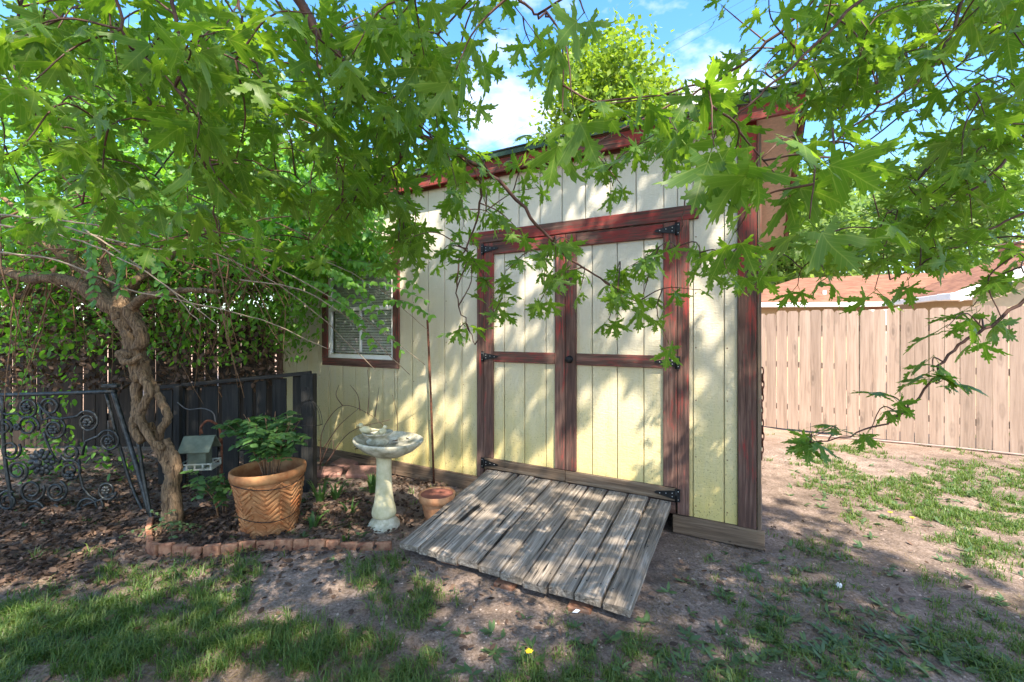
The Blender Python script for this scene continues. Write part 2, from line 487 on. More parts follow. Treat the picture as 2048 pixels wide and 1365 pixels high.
# ground: bare reddish clay with lighter dust and darker damp spots
t = NT('bare_clay_ground')
v = t.coords((1, 1, 1), rand=False)
n1 = t.noise(v, .9, 5, .6); n2 = t.noise(v, 6, 6, .65); n3 = t.noise(v, 60, 4, .7)
c = t.ramp(t.math('ADD', t.math('MULTIPLY', n1, .5), t.math('MULTIPLY', n2, .5)), [(.36, (.10, .076, .060)), (.5, (.215, .163, .132)), (.64, (.35, .262, .21))])
c = t.mix(t.ramp(n3, [(.38, .7), (.58, 0)]), c, (.075, .05, .034))
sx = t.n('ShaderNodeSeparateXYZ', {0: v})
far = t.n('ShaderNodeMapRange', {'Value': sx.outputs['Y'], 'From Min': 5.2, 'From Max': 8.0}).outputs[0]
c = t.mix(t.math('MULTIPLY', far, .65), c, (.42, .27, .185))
M['ground'] = t.bsdf(c, .95, t.bump(t.math('ADD', t.math('MULTIPLY', n2, 1.0), t.math('MULTIPLY', n3, .45)), .8, .03), 0, .15)

# ------------------------------------------------------------------ ground
ax_ = np.concatenate([-np.geomspace(400, 6.2, 40), np.linspace(-6, 8, 330), np.geomspace(8.2, 400, 40)])
ay_ = np.concatenate([-np.geomspace(300, 1.2, 30), np.linspace(-1, 9, 260), np.geomspace(9.2, 900, 45)])
gx, gy = np.meshgrid(ax_, ay_)
gv = np.stack([gx, gy, gh(gx, gy)], -1).reshape(-1, 3)
nx, ny = len(ax_), len(ay_)
i0 = (np.arange(ny - 1)[:, None] * nx + np.arange(nx - 1)[None]).ravel()
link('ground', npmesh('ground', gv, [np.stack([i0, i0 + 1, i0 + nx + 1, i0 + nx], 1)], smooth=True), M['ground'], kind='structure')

# ------------------------------------------------------------------ shed
ANG = math.atan2(-.487, .873)
SH = thing('garden_shed', 'cream shed with weathered red trim, double doors and a small blinded window', 'shed', (1.70, 3.10, 0), ANG)
SL = 5.35      # length
SD = 2.5
def zr(y): return 3.02 - .17 * y         # roof underside plane (local)
def shed_pt(x, y, z):
    return Matrix.Rotation(ANG, 4, 'Z') @ Vector((x, y, z)) + Vector((1.70, 3.10, 0))

# siding boards (8 in pitch), split round the doors and the window
PITCH = .208
DO_L, DO_R, DO_T, DO_B = 2.225, .525, 2.325, .14
W_L, W_R, W_T, W_B = 4.40, 3.37, 2.27, 1.25
def vboards(x0, x1, z0, z1, y, parent, name='siding_board', th=.014, mat=None, off=0.0):
    e = [x0]
    k = math.ceil((x0 - off) / PITCH + 1e-6)
    while off + k * PITCH < x1 - .012:
        if off + k * PITCH > x0 + .012: e.append(off + k * PITCH)
        k += 1
    e.append(x1)
    for a, b in zip(e, e[1:]):
        w = b - a - .007
        if w > .004: board(name, (w, th, z1 - z0), ((a + b) / 2, y, (z0 + z1) / 2), mat or M['siding'], parent, .003)
ZT = 3.0
vboards(-.12, -0.03, .13, ZT, 0, SH)
vboards(-DO_R, -.12, .13, ZT, 0, SH)
vboards(-DO_L, -DO_R, DO_T, ZT, 0, SH)
vboards(-W_R, -DO_L, .13, ZT, 0, SH)
vboards(-W_L, -W_R, .13, W_B, 0, SH)
vboards(-W_L, -W_R, W_T, ZT, 0, SH)
vboards(-SL, -W_L, .13, ZT, 0, SH)
# backing panel behind grooves, side and back walls
mb = MB()
mb.box((-.27, .016, 1.565), (.51, .012, 2.85), .001)
mb.box((-1.375, .016, 2.665), (1.70, .012, .67), .001)
mb.box((-2.797, .016, 1.565), (1.144, .012, 2.85), .001)
mb.box((-3.885, .016, .68), (1.03, .012, 1.10), .001)
mb.box((-3.885, .016, 2.635), (1.03, .012, .73), .001)
mb.box((-4.875, .016, 1.565), (.95, .012, 2.85), .001)
mb.build('wall_sheathing', M['siding'], SH)
for nm, x in (('side_wall', -.012), ('side_wall', -SL + .012)):
    m = MB(); y0, y1 = .03, SD
    vs = [(x + s, y, z) for s in (-.012, .012) for (y, z) in ((y0, .03), (y1, .03), (y1, zr(y1) - .03), (y0, zr(y0) - .03))]
    m.add(vs, [(0, 1, 2, 3), (7, 6, 5, 4), (0, 4, 5, 1), (1, 5, 6, 2), (2, 6, 7, 3), (3, 7, 4, 0)])
    m.build(nm, M['siding'], SH)
m = MB(); m.box((-SL / 2, SD + .012, 1.3), (SL, .02, 2.5), .002); m.build('back_wall', M['siding'], SH)
m = MB(); m.box((-SL / 2, SD / 2, .16), (SL - .06, SD - .1, .05), .002); m.build('floor_deck', M['bare_x'], SH)
# skirt boards
board('skirt_board', (.60, .035, .135), (-.255, -.022, .072), M['bare_x'], SH, .005)
board('skirt_board', (3.2, .035, .135), (-3.83, -.022, .072), M['bare_x'], SH, .005)
board('skirt_board', (.035, SD, .13), (.010, SD / 2 + .002, .07), M['bare_z'], SH, .005)
# corner trim
board('corner_trim', (.115, .026, 2.85), (-.062, -.022, 1.565), M['trimz'], SH, .004)
board('corner_trim', (.024, .10, 2.78), (.012, .016, 1.52), M['bare_z'], SH, .004)
board('corner_trim', (.10, .026, 2.85), (-SL + .05, -.022, 1.565), M['trimz'], SH, .004)
# roof: mono pitch falling to the back, overhanging the front and both ends
def slab(name, x0, x1, y0, y1, dz0, dz1, mat):
    m = MB()
    vs = [(x, y, zr(y) + d) for d in (dz0, dz1) for (x, y) in ((x0, y0), (x1, y0), (x1, y1), (x0, y1))]
    m.add(vs, [(3, 2, 1, 0), (4, 5, 6, 7), (0, 1, 5, 4), (1, 2, 6, 5), (2, 3, 7, 6), (3, 0, 4, 7)])
    return m.build(name, mat, SH)
OX = .275
slab('soffit', -SL - .2, OX - .03, -.095, SD + .12, -.014, -.002, M['osb'])
slab('roof_deck', -SL - .22, OX, -.12, SD + .15, .0, .022, M['bare_x'])
slab('roof_covering', -SL - .25, OX + .025, -.15, SD + .18, .026, .036, M['asphalt'])
slab('drip_edge', -SL - .25, OX + .03, -.158, -.152, -.005, .034, M['roofedge'])
slab('drip_edge', -SL - .25, OX + .03, -.151, -.128, .023, .0255, M['roofedge'])
slab('shingle_edge', -SL - .25, OX + .03, -.165, .2, .038, .050, M['asphalt'])
board('fascia_board', (SL + OX + .2, .024, .115), (-SL / 2 + OX / 2 - .1, -.110, zr(-.11) - .06), M['trimx'], SH, .004)
board('frieze_board', (SL - .1, .022, .07), (-SL / 2, -.020, 2.955), M['trimx'], SH, .004)
sl_len = (SD + .27) * math.sqrt(1 + .17 ** 2)
rk = board('rake_board', (.026, sl_len, .115), (OX - .014, (SD + .03) / 2, zr((SD + .03) / 2) - .062), M['trimx'], SH, .004, (-math.atan(.17), 0, 0))
board('rear_fascia', (.27, .024, .12), (OX / 2 - .016, SD + .128, zr(SD + .128) - .068), M['trimx'], SH, .004)

m = MB()
k = 1
while k * PITCH < SL:
    xg = -k * PITCH
    if not (-DO_L - .03 < xg < -DO_R + .03) and not (W_R - .1 < -xg < W_L + .1):
        for zz in (.22, .6, 1.0, 1.4, 1.8, 2.2, 2.6): m.ball((xg + .02, -.008, zz + random.uniform(-.02, .02)), (.005, .002, .005), None, 6, 3)
    k += 1
m.build('nail_set', M['rust'], SH, kind='stuff')
# doors
HDR = board('header_board', (2.0, .028, .105), (-1.375, -.024, 2.378), M['trimx'], SH, .004)
board('door_jamb', (.082, .028, 2.18), (-.481, -.024, 1.235), M['trimz'], SH, .004)
board('door_jamb', (.075, .028, 2.18), (-2.266, -.024, 1.235), M['trimz'], SH, .004)
board('door_sill', (1.68, .03, .085), (-1.375, -.020, .185), M['trimx'], SH, .003)
def hinge(parent, x, z, d):
    """strap hinge: plate on the jamb, tapered strap on the door; d = +1 strap goes to the right"""
    m = MB()
    m.box((x - d * .012, -.046, z), (.026, .006, .095), .001)
    m.tube([(x + d * .004, -.05, z - .048), (x + d * .004, -.05, z + .048)], .007, 8)
    vs = []
    for y in (-.0495, -.0435):
        vs += [(x + d * .006, y, z + .034), (x + d * .006, y, z - .034), (x + d * .15, y, z - .009), (x + d * .163, y, z), (x + d * .15, y, z + .009)]
    f = [(0, 1, 2, 3, 4), (9, 8, 7, 6, 5)] + [(i, 5 + i, 5 + (i + 1) % 5, (i + 1) % 5) for i in range(5)]
    m.add(vs, f)
    h = m.build('hinge', M['black'], parent)
    b = MB()
    for q in ((.03, .012), (.03, -.012), (.075, .006), (.12, 0)):
        b.ball((x + d * q[0], -.051, z + q[1]), .0042, None, 6, 4)
    for q in (.03, -.03): b.ball((x - d * .012, -.050, z + q), .0042, None, 6, 4)
    # screws are sub-parts of the door through the same parent
    b.build('hinge_screw_set', M['steel'], parent)
def door(x0, x1, hx, d, lab):
    """x0 < x1, hx hinge side x"""
    D = link('door', None, None, SH, None, None, lab); D.empty_display_size = .1
    zb, zt = .238, 2.318
    sw_h, sw_m = .098, .094
    lw, rw = (sw_h, sw_m) if hx == x0 else (sw_m, sw_h)
    board('stile', (lw, .026, zt - zb - .10), (x0 + lw / 2, -.026, (zb + .10 + zt) / 2), M['trimz'], D, .004)
    board('stile', (rw, .026, zt - zb - .10), (x1 - rw / 2, -.026, (zb + .10 + zt) / 2), M['trimz'], D, .004)
    xi0, xi1 = x0 + lw + .002, x1 - rw - .002
    board('rail', (xi1 - xi0, .026, .105), ((xi0 + xi1) / 2, -.0255, 2.263), M['trimx'], D, .004)
    board('rail', (xi1 - xi0, .026, .096), ((xi0 + xi1) / 2, -.0255, 1.272), M['trimx'], D, .004)
    board('rail', (x1 - x0, .027, .094), ((x0 + x1) / 2, -.027, zb + .049), M['bare_x'], D, .004)
    vboards(xi0 - .03, xi1 + .03, zb + .02, zt, -.004, D, off=.06)
    m = MB(); m.box(((x0 + x1) / 2, .012, (zb + zt) / 2), (x1 - x0, .010, zt - zb), .001); m.build('door_sheathing', M['siding'], D)
    for z in ((2.262, 1.272, .287)):
        if d > 0 and z > 2: z = 2.262
        hinge(D, hx, z, d)
    return D
door(-2.225, -1.417, -2.225, 1, 'left shed door leaf')
RD = door(-1.413, -.525, -.525, -1, 'right shed door leaf with the knob')
m = MB()
m.lathe([(.001, 0), (.03, 0), (.032, .006), (.014, .010), (.013, .022), (.026, .03), (.028, .042), (.018, .052), (.001, .053)], 16, (-1.372, -.040, 1.27), Matrix.Rotation(R(90), 3, 'X'))
m.build('door_knob', M['black'], RD)

# window
W = link('window', None, None, SH)
xc = -(W_L + W_R) / 2; ww = W_L - W_R
board('window_trim', (.085, .026, W_T - W_B + .1), (-W_R - .0375 + .08, -.022, (W_T + W_B) / 2), M['trimz'], W, .004)
board('window_trim', (.085, .026, W_T - W_B + .1), (-W_L + .0375 - .08, -.022, (W_T + W_B) / 2), M['trimz'], W, .004)
board('window_trim', (ww + .16, .028, .085), (xc, -.023, W_B - .095), M['trimx'], W, .004)
board('window_trim', (ww + .16, .028, .085), (xc, -.023, W_T + .095), M['trimx'], W, .004)
for (sx, sz, x, z) in ((.045, W_T - W_B + .1, -W_R - .02, (W_T + W_B) / 2), (.045, W_T - W_B + .1, -W_L + .02, (W_T + W_B) / 2)):
    board('sash', (sx, .03, sz), (x, .006, z), M['white'], W, .003)
for z in (W_B - .028, W_T + .028, (W_T + W_B) / 2): board('sash', (ww - .07, .032, .045), (xc, .005, z), M['white'], W, .003)
board('muntin', (.022, .022, (W_T - W_B) / 2 - .05), (xc, .006, W_B + (W_T - W_B) / 4), M['white'], W, .002)
m = MB(); m.box((xc, .012, (W_T + W_B) / 2), (ww - .05, .003, W_T - W_B), .0005); m.build('pane', M['glass'], W)
nsl = 34
for i in range(nsl):
    board('blind_slat', (ww - .10, .026, .002), (xc, .045, W_B + .02 + (W_T - W_B - .04) * i / (nsl - 1)), M['blind'], W, .0005, (R(-62), 0, 0))
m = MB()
m.box((xc, .30, 1.75), (ww + .3, .01, 1.3), .001); m.build('dark_backing', M['dark'], SH)  # dark sheet floating inside the shed behind the window blinds

# ------------------------------------------------------------------ ramp
RL = thing('wooden_ramp', 'weathered grey plank ramp leading up to the shed doors', 'ramp', (1.70, 3.10, 0), ANG)
pw_t = (2.19 - .56) / 10
rng_p = random.Random(4)
for i in range(10):
    f = i / 9
    xt = -2.19 + pw_t * (i + .5); xb = -2.09 + (2.09 - .55) / 10 * (i + .5)
    yb = -1.275 + rng_p.uniform(-.012, .012)
    zt_ = .212 + rng_p.uniform(-.003, .003); zb_ = .072 + rng_p.uniform(-.006, .006)
    w = pw_t - rng_p.uniform(.009, .018); th = .042
    m = MB(); ns = 9; vs = []; fs = []
    L = Vector((xb - xt, yb + .035, zb_ - zt_)).length
    for k in range(ns):
        u = k / (ns - 1); y = -L / 2 + L * u
        wob = rng_p.uniform(-.002, .002); ww2 = w * (.96 + .04 * u) * rng_p.uniform(.985, 1.01)
        zz = rng_p.uniform(-.0015, .0015)
        e = .005
        a = ww2 / 2
        prof = [(-a, -th / 2), (a, -th / 2), (a, th / 2 - e), (a - e, th / 2), (a * .33, th / 2 + .0015), (-a * .33, th / 2 + .0015), (-a + e, th / 2), (-a, th / 2 - e)]
        vs += [(wob + px_, y + rng_p.uniform(-.003, .003) * (k in (0, ns - 1)), zz + pz_) for px_, pz_ in prof]
    for k in range(ns - 1):
        for j in range(8):
            fs.append((k * 8 + j, k * 8 + (j + 1) % 8, (k + 1) * 8 + (j + 1) % 8, (k + 1) * 8 + j))
    fs.append(tuple(range(8))); fs.append(tuple((ns - 1) * 8 + j for j in range(8))[::-1])
    fs = [f_[::-1] for f_ in fs]
    m.add(vs, fs)
    o = m.build('plank', M['plank'], RL)
    yv = Vector((xt - xb, -.035 - yb, zt_ - zb_)).normalized()
    xv = Vector((1, 0, 0)); xv = (xv - yv * xv.dot(yv)).normalized(); zv = xv.cross(yv)
    o.matrix_local = Matrix.Translation(((xt + xb) / 2, (-.035 + yb) / 2, (zt_ + zb_) / 2)) @ Matrix((xv, yv, zv)).transposed().to_4x4()
    nl = MB()
    for yy in (-.42, -.02, .5):
        for s_ in (-.3, .3):
            nl.ball((s_ * w + rng_p.uniform(-.01, .01), yy * L * .95 + rng_p.uniform(-.02, .02), th / 2 + .001), (.0055, .0055, .002), None, 6, 3)
    nl.build('nail_set', M['black'], o)
for x in (-2.06, -1.37, -.64):
    m = MB()
    vs = [(x + s * .02, y, z) for s in (-1, 1) for (y, z) in ((-.06, 0), (-1.2, 0), (-1.2, .045), (-.06, .175))]
    m.add(vs, [(0, 1, 2, 3), (7, 6, 5, 4), (0, 4, 5, 1), (1, 5, 6, 2), (2, 6, 7, 3), (3, 7, 4, 0)])
    m.build('joist', M['bare_x'], RL)

# loose bricks under the ramp toe
for px, py, a, lab in ((900, 1140, .5, 'red brick tucked under the left part of the ramp toe'), (1010, 1190, .4, 'red brick half buried under the middle of the ramp toe'), (1165, 1240, .6, 'red brick fragment under the right end of the ramp toe')):
    p = G(px, py)
    m = MB(); m.box((0, 0, .012), (.13, .07, .05), .008)
    tag(m.build('brick', M['brick'], None, (p.x, p.y + .085, -.012)), lab, 'brick', 'bricks propping the ramp').rotation_euler = (0, 0, ANG + a * .2)

# chain and hose on the shed end
CHN = thing('chain', 'dark steel chain hanging on the end of the shed beside the corner post', 'chain', P(1524, 735, 3.16))
n = 14; stp = .64 / n
for i in range(n):
    m = MB(); pts = []
    for k in range(13):
        a = 2 * math.pi * k / 12
        u, w_ = math.cos(a) * .012, math.sin(a) * .031
        pts.append((u if i % 2 == 0 else u * .3, u * .3 if i % 2 == 0 else u, w_))
    m.tube(pts, .0045, 5, cap=False)
    m.build('link', M['rust'], CHN, (math.sin(i * .8) * .004, 0, -i * stp - .03))
p0 = P(1519.5, 800, 3.2)
m = MB(); m.tube(spline([P(1519.5, 690, 3.2), P(1520, 780, 3.2), P(1520.5, 850, 3.2), P(1520, 910, 3.2)]), .011, 8)
tag(m.build('garden_hose', M['green']), 'green hose hanging down behind the chain at the shed end', 'hose')

# ------------------------------------------------------------------ right fence
FN = thing('wooden_fence', 'tan dog-eared board fence standing in sun beyond the shed', 'fence', (0, 0, 0))
fa = Vector((3.83, 7.13, 0)); fb = Vector((6.5, 5.19, 0)); fd = (fb - fa).normalized(); fl = 4.6
fang = math.atan2(fd.y, fd.x)
bw = .145
for i in range(int(fl / bw)):
    hgt = 1.80 + random.uniform(-.012, .012) - (.045 if i < 4 else 0)
    m = MB(); w = bw - random.uniform(.004, .011); th = .016; c_ = .03
    out = [(-w / 2, 0), (w / 2, 0), (w / 2, hgt - c_), (w / 2 - c_ * .8, hgt), (-w / 2 + c_ * .8, hgt), (-w / 2, hgt - c_)]
    vs = [(x, y, z) for y in (-th / 2, th / 2) for (x, z) in out]
    fs = [tuple(range(6)), tuple(range(6, 12))[::-1]] + [((i2 + 1) % 6, i2, 6 + i2, 6 + (i2 + 1) % 6) for i2 in range(6)]
    m.add(vs, fs)
    q = fa + fd * (bw * (i - 1.2))
    o = m.build('fence_board', M['fence'], FN, (q.x, q.y, .02 + random.uniform(-.006, .006)))
    o.rotation_euler = (0, random.uniform(-.004, .004), fang + random.uniform(-.01, .01))
for z in (.35, 1.0, 1.55):
    mid = fa + fd * 2.0 + Vector((-fd.y, fd.x, 0)) * .032
    board('fence_rail', (4.9, .038, .085), (mid.x, mid.y, z), M['fence'], FN, .004, (0, 0, fang))
pp = fa - Vector((-fd.y, fd.x, 0)) * .12
m = MB(); m.tube(spline([G(1600, 872), G(1800, 888), G(1950, 903), G(2120, 922)], 5), .014, 8)
m.v = [(a, b, c + .02) for a, b, c in m.v]
tag(m.build('pipe', M['pipe']), 'long pale pipe lying along the foot of the tan fence', 'pipe')
m = MB(); m.tube([G(1530, 851) + Vector((0, 0, .03)), G(1565, 857) + Vector((0, 0, .03))], .016, 8)
tag(m.build('rod', M['redhose']), 'short red brown rod lying by the fence foot near the shed', 'rod')

# ------------------------------------------------------------------ neighbour house
HS = thing('neighbour_house', 'low house with orange brown shingle roof and white gutters behind the fence', 'house', (8, 12, 0))
def hp(m, *pts): m.add([Vector(p) - Vector((8, 12, 0)) for p in pts], [tuple(range(len(pts)))])
ez = 2.26
e0 = P(1440, 607, 12.0); e1 = P(1768, 606, 11.6); e0.z = e1.z = ez
r0 = P(1594, 557, 15.6); r1 = P(1990, 540, 14.9)
m = MB(); hp(m, e0, e1, r1, r0)
back = Vector((0, 4, -1.1))
hp(m, r0, r1, r1 + back, r0 + back); hp(m, e0, r0, r0 + back)
wa = P(1768, 606, 11.6); wa.z = ez
wbp = Vector((8.75, 8.85, ez))
gd = Vector((.96, -.27, 0))
apx = Vector((0, 0, 1.42)) + gd * 3.2
hp(m, wa + Vector((0, 0, .003)), wbp, wbp + apx, wa + apx)
hp(m, wbp + apx, wbp + gd * 6.4, wa + gd * 6.4, wa + apx)
m.build('roof', M['roof_tile'], HS)
m = MB()
def hbox(m, a, b, th, hgt, dz):
    a = Vector(a); b = Vector(b); d = (b - a); L = d.length; d.normalize()
    side = Vector((-d.y, d.x, 0)).normalized() if abs(d.z) < .9 else Vector((1, 0, 0))
    upv = side.cross(d) * -1
    if upv.z < 0: upv = -upv
    Mx = Matrix((d, side, upv)).transposed()
    m.box((a + b) / 2 + Vector((0, 0, dz)) - Vector((8, 12, 0)), (L, th, hgt), .01, Mx)
hbox(m, e0, e1, .12, .12, -.05); m.build('gutter', M['white'], HS)
m = MB(); hbox(m, wa, wbp, .12, .12, -.05); m.build('gutter', M['white'], HS)
m = MB(); hbox(m, wbp + Vector((0, -.05, .0)), wbp + apx + Vector((0, -.05, .0)), .06, .2, -.08); m.build('rake_trim', M['white'], HS)
m = MB(); m.box(wbp - Vector((8, 12, 0)) + Vector((.05, .05, -.07)), (.42, .3, .14), .01); m.build('gutter_end', M['white'], HS)
m = MB()
hp(m, Vector((e0.x, e0.y + .5, 0)), Vector((e1.x, e1.y + .5, 0)), Vector((e1.x, e1.y + .5, ez + .1)), Vector((e0.x, e0.y + .5, ez + .1)))
wi = gd * .5 + Vector((.1, .35, 0))
hp(m, Vector((*(wa + wi).xy, 0)), Vector((*(wbp + wi).xy, 0)), Vector((*(wbp + wi).xy, ez)), Vector((*(wa + wi).xy, ez)))
m.build('wall', M['cream_wall'], HS)
m = MB()
g0 = wbp + wi
hp(m, Vector((*g0.xy, 0)), Vector((*(g0 + gd * 5.4).xy, 0)), Vector((*(g0 + gd * 5.4).xy, ez)), Vector((*(g0 + gd * 2.7).xy, ez + 1.3)), Vector((*g0.xy, ez)))
m.build('gable_wall', M['cream_wall'], HS)
cp = P(2040, 520, 12.5)
m = MB(); m.box((cp.x - 8, cp.y - 12, cp.z - .1), (.62, .6, 1.0), .01); ch = m.build('chimney', M['chimney'], HS)
m = MB(); m.box((cp.x - 8, cp.y - 12, cp.z + .43), (.70, .68, .07), .01); m.build('chimney_cap', M['stone'], ch)
vp = P(1649, 590, 12.6)
m = MB(); m.lathe([(.09, 0), (.09, .05), (.04, .05), (.04, .22), (.001, .22)], 10, Vector((vp.x - 8, vp.y - 12, vp.z - .1))); m.build('vent_pipe', M['white'], HS)
vp = P(1980, 545, 14.5)
m = MB(); m.lathe([(.16, 0), (.16, .22), (.22, .24), (.22, .32), (.001, .36)], 10, Vector((vp.x - 8, vp.y - 12, vp.z - .1))); m.build('roof_vent', M['redhose'], HS)

# ------------------------------------------------------------------ leaf templates
def leaf_mesh_data(outline, ribs, curl=.25, fold=.12):
    """outline of right half incl. (0,0) and tip; mirrored; ribs: interior polylines"""
    L = [(-x, y) for x, y in outline[1:-1]][::-1]
    pts = outline + L
    n = len(pts)
    vs = [Vector(p) for p in pts]; edges = [(i, (i + 1) % n) for i in range(n)]
    for (a, b, k) in ribs:
        for i in range(1, k + 1):
            u = i / (k + 1)
            vs.append(Vector((a[0] + (b[0] - a[0]) * u, a[1] + (b[1] - a[1]) * u)))
            if abs(b[0]) > 1e-6: vs.append(Vector((-(a[0] + (b[0] - a[0]) * u), a[1] + (b[1] - a[1]) * u)))
    V, E, Fc, ov, oe, of = delaunay_2d_cdt(vs, edges, [], 1, 1e-5)
    V = np.array([(v.x, v.y) for v in V])
    vein = np.zeros(len(V))
    for i, o in enumerate(ov):
        if any(k >= n or k == 0 for k in o): vein[i] = 1.0
    Fs = np.array([f for f in Fc], int)
    Z = -curl * (V[:, 1] - .3) ** 2 - fold * np.abs(V[:, 0]) ** 1.3 + .03 * np.sin(V[:, 0] * 9 + V[:, 1] * 7)
    return np.column_stack([V, Z]), Fs, vein
maple_out = [(0, 0), (.05, .0), (.17, -.07), (.42, -.20), (.30, -.05), (.36, .0), (.22, .065), (.14, .125), (.27, .225), (.37, .23), (.40, .315),
             (.55, .37), (.52, .43), (.78, .66), (.55, .565), (.55, .69), (.42, .55), (.35, .60), (.26, .475), (.112, .35), (.10, .45), (.115, .55),
             (.24, .63), (.165, .67), (.27, .83), (.115, .78), (.12, .92), (.045, .88), (0, 1.08)]
def serrate(o, r):
    out = [o[0]]
    for (a, b) in zip(o, o[1:]):
        dx, dy = b[0] - a[0], b[1] - a[1]; L = math.hypot(dx, dy)
        if L > .12 and a != (0, 0):
            k = .5 + r.uniform(-.1, .1); nx_, ny_ = dy / L, -dx / L
            h_ = .028
            out.append((a[0] + dx * (k - .10) , a[1] + dy * (k - .10)))
            out.append((a[0] + dx * (k + .08) + nx_ * h_, a[1] + dy * (k + .08) + ny_ * h_))
        out.append(b)
    return out
maple_rib = [((0, 0), (0, 1), 5), ((0, .02), (.62, .52), 4), ((0, 0), (.33, -.09), 2)]
def variant(o, k):
    r = random.Random(k)
    return [(x * (1 + r.uniform(-.06, .06)), y + r.uniform(-.008, .008) * (0 < i < len(o) - 1)) for i, (x, y) in enumerate(o)]
MAPLE = [leaf_mesh_data(variant(serrate(maple_out, random.Random(k)), k), maple_rib, c, f) for k, c, f in ((1, .25, .12), (2, .6, .25), (3, .1, .45), (4, .4, -.12))]
def add_petiole(tp, ln=.45, r=.013):
    V, Fs, ve = tp
    n = len(V); pv = []
    for (y, z) in ((0, 0), (-ln, .06)):
        for k in range(3):
            a = 2 * math.pi * k / 3
            pv.append((r * math.cos(a), y, z + r * math.sin(a)))
    pf = []
    for k in range(3):
        k2 = (k + 1) % 3
        pf += [(n + k, n + k2, n + 3 + k2), (n + k, n + 3 + k2, n + 3 + k)]
    return np.vstack([V, pv]), np.vstack([Fs, pf]), np.concatenate([ve, np.ones(6)])
MAPLE = [add_petiole(t_) for t_ in MAPLE]
low_out = [(0, 0), (.37, -.1), (.16, .13), (.55, .33), (.68, .575), (.36, .53), (.12, .34), (.25, .62), (.14, .85), (0, 1)]
MAPLE_LOW = [leaf_mesh_data(low_out, [((0, 0), (0, 1), 1)], .3, .15)]
oval_out = [(0, 0), (.14, .10), (.25, .28), (.27, .45), (.21, .68), (.10, .87), (0, 1)]
OVAL = [leaf_mesh_data(oval_out, [((0, 0), (0, 1), 2)], c, f) for c, f in ((.25, .25), (.5, .3), (-.1, .15))]
lance_out = [(0, 0), (.10, .15), (.15, .4), (.10, .75), (0, 1)]
LANCE = [leaf_mesh_data(lance_out, [((0, 0), (0, 1), 1)], c, f) for c, f in ((.3, .3), (.1, .2))]

def frame(direction, normal):
    y = Vector(direction).normalized(); z = Vector(normal); z = z - y * z.dot(y)
    if z.length < 1e-5: z = y.orthogonal()
    z.normalize(); x = y.cross(z)
    return x, y, z
def leaf_M(base, direction, normal, size):
    x, y, z = frame(direction, normal)
    return np.array([[x.x, y.x, z.x], [x.y, y.y, z.y], [x.z, y.z, z.z]]) * size, np.array(base)
def join_leaves(name, tps, items, mat, parent, kind='stuff'):
    """items: list of (variant, A(3x3), base)"""
    if not items: return None
    Vs = []; Fs = []; ve = []; rn = []; lu = []; off = 0
    for (k, A, b) in items:
        V, Fc, vn = tps[k % len(tps)]
        Vs.append(V @ A.T + b); Fs.append(Fc + off); off += len(V); ve.append(vn); lu.append(V[:, :2])
        rn.append(np.full(len(V), random.random()))
    me = npmesh(name, np.vstack(Vs), [np.vstack(Fs)], {'vein': np.concatenate(ve), 'rnd': np.concatenate(rn), 'lu': np.vstack(lu)[:, 0], 'lv': np.vstack(lu)[:, 1]}, True)
    return link(name, me, mat, parent, kind=kind)
_tm = {}
def tmpl_mesh(key, tp, mat):
    if key not in _tm:
        V, Fc, vn = tp
        me = npmesh(key, V, [Fc], {'vein': vn, 'rnd': np.zeros(len(V)), 'lu': V[:, 0], 'lv': V[:, 1]}, True); me.materials.append(mat); _tm[key] = me
    return _tm[key]
def single_leaves(name, key, tps, items, mat, parent):
    off = parent.matrix_basis.inverted() if parent is not None else Matrix.Identity(4)
    for (k, A, b) in items:
        me = tmpl_mesh(f'{key}_{k % len(tps)}', tps[k % len(tps)], mat)
        o = link(name, me, None, parent)
        Mx = Matrix([[*A[0], b[0]], [*A[1], b[1]], [*A[2], b[2]], [0, 0, 0, 1]])
        o.matrix_basis = off @ Mx
def in_frame(b):
    if b[1] < .3: return None
    px = 1024 + b[0] / b[1] * F; py = HZ - (b[2] - CH) / b[1] * F
    return (px, py) if -60 < px < 2108 and -60 < py < 1420 else None
def split_leaves(items, nmax=300):
    vis = []; rest = []
    for it in items:
        q = in_frame(it[2])
        if q: vis.append((np.linalg.norm(it[1][:, 1]) / it[2][1], id(it), it))
        else: rest.append(it)
    vis.sort(key=lambda a: -a[0])
    return [v_[2] for v_ in vis[:nmax]], [v_[2] for v_ in vis[nmax:]] + rest

def rv(s=1.0): return Vector((random.gauss(0, s), random.gauss(0, s), random.gauss(0, s)))

# ------------------------------------------------------------------ silver maple overhead
MAP = thing('maple_tree', 'maple tree whose leafy branches hang down across the top of the view', 'tree', (4.6, -2.6, 0))
def mbuild(m, name, mat, parent, kind=None):
    off = parent.location
    m.v = [(a - off.x, b - off.y, c - off.z) for a, b, c in m.v]
    return m.build(name, mat, parent, kind=kind)
hub = Vector((4.2, -2.2, 4.6))
m = MB(); m.tube(spline([(4.6, -2.6, -.1), (4.55, -2.55, 1.2), (4.4, -2.4, 2.8), hub, (3.4, -1.4, 6.0), (2.6, -.6, 7.4)], 5), taper(.24, .06, 26), 12, bark=.06)
mbuild(m, 'trunk', M['treebark'], MAP)
skel = []           # points of the branch skeleton in space
def branch(pts, r0, r1, lead=None, name='branch', n=6):
    q = [P(*a) for a in pts]
    if lead: q = [Vector(a) for a in lead] + [q[0] + (q[0] - q[1]).normalized() * .22] + q
    path = spline(q, n)
    for i in range(1, len(path) - 1): path[i] = path[i] + rv(.004)
    m = MB(); m.tube(path, taper(r0 * .8, r1 * .8, len(path), .8), 7)
    mbuild(m, name, M['twig'], MAP)
    skel.extend(path)
    return path
B = []
U = lambda x, y, z: (x, y, z)
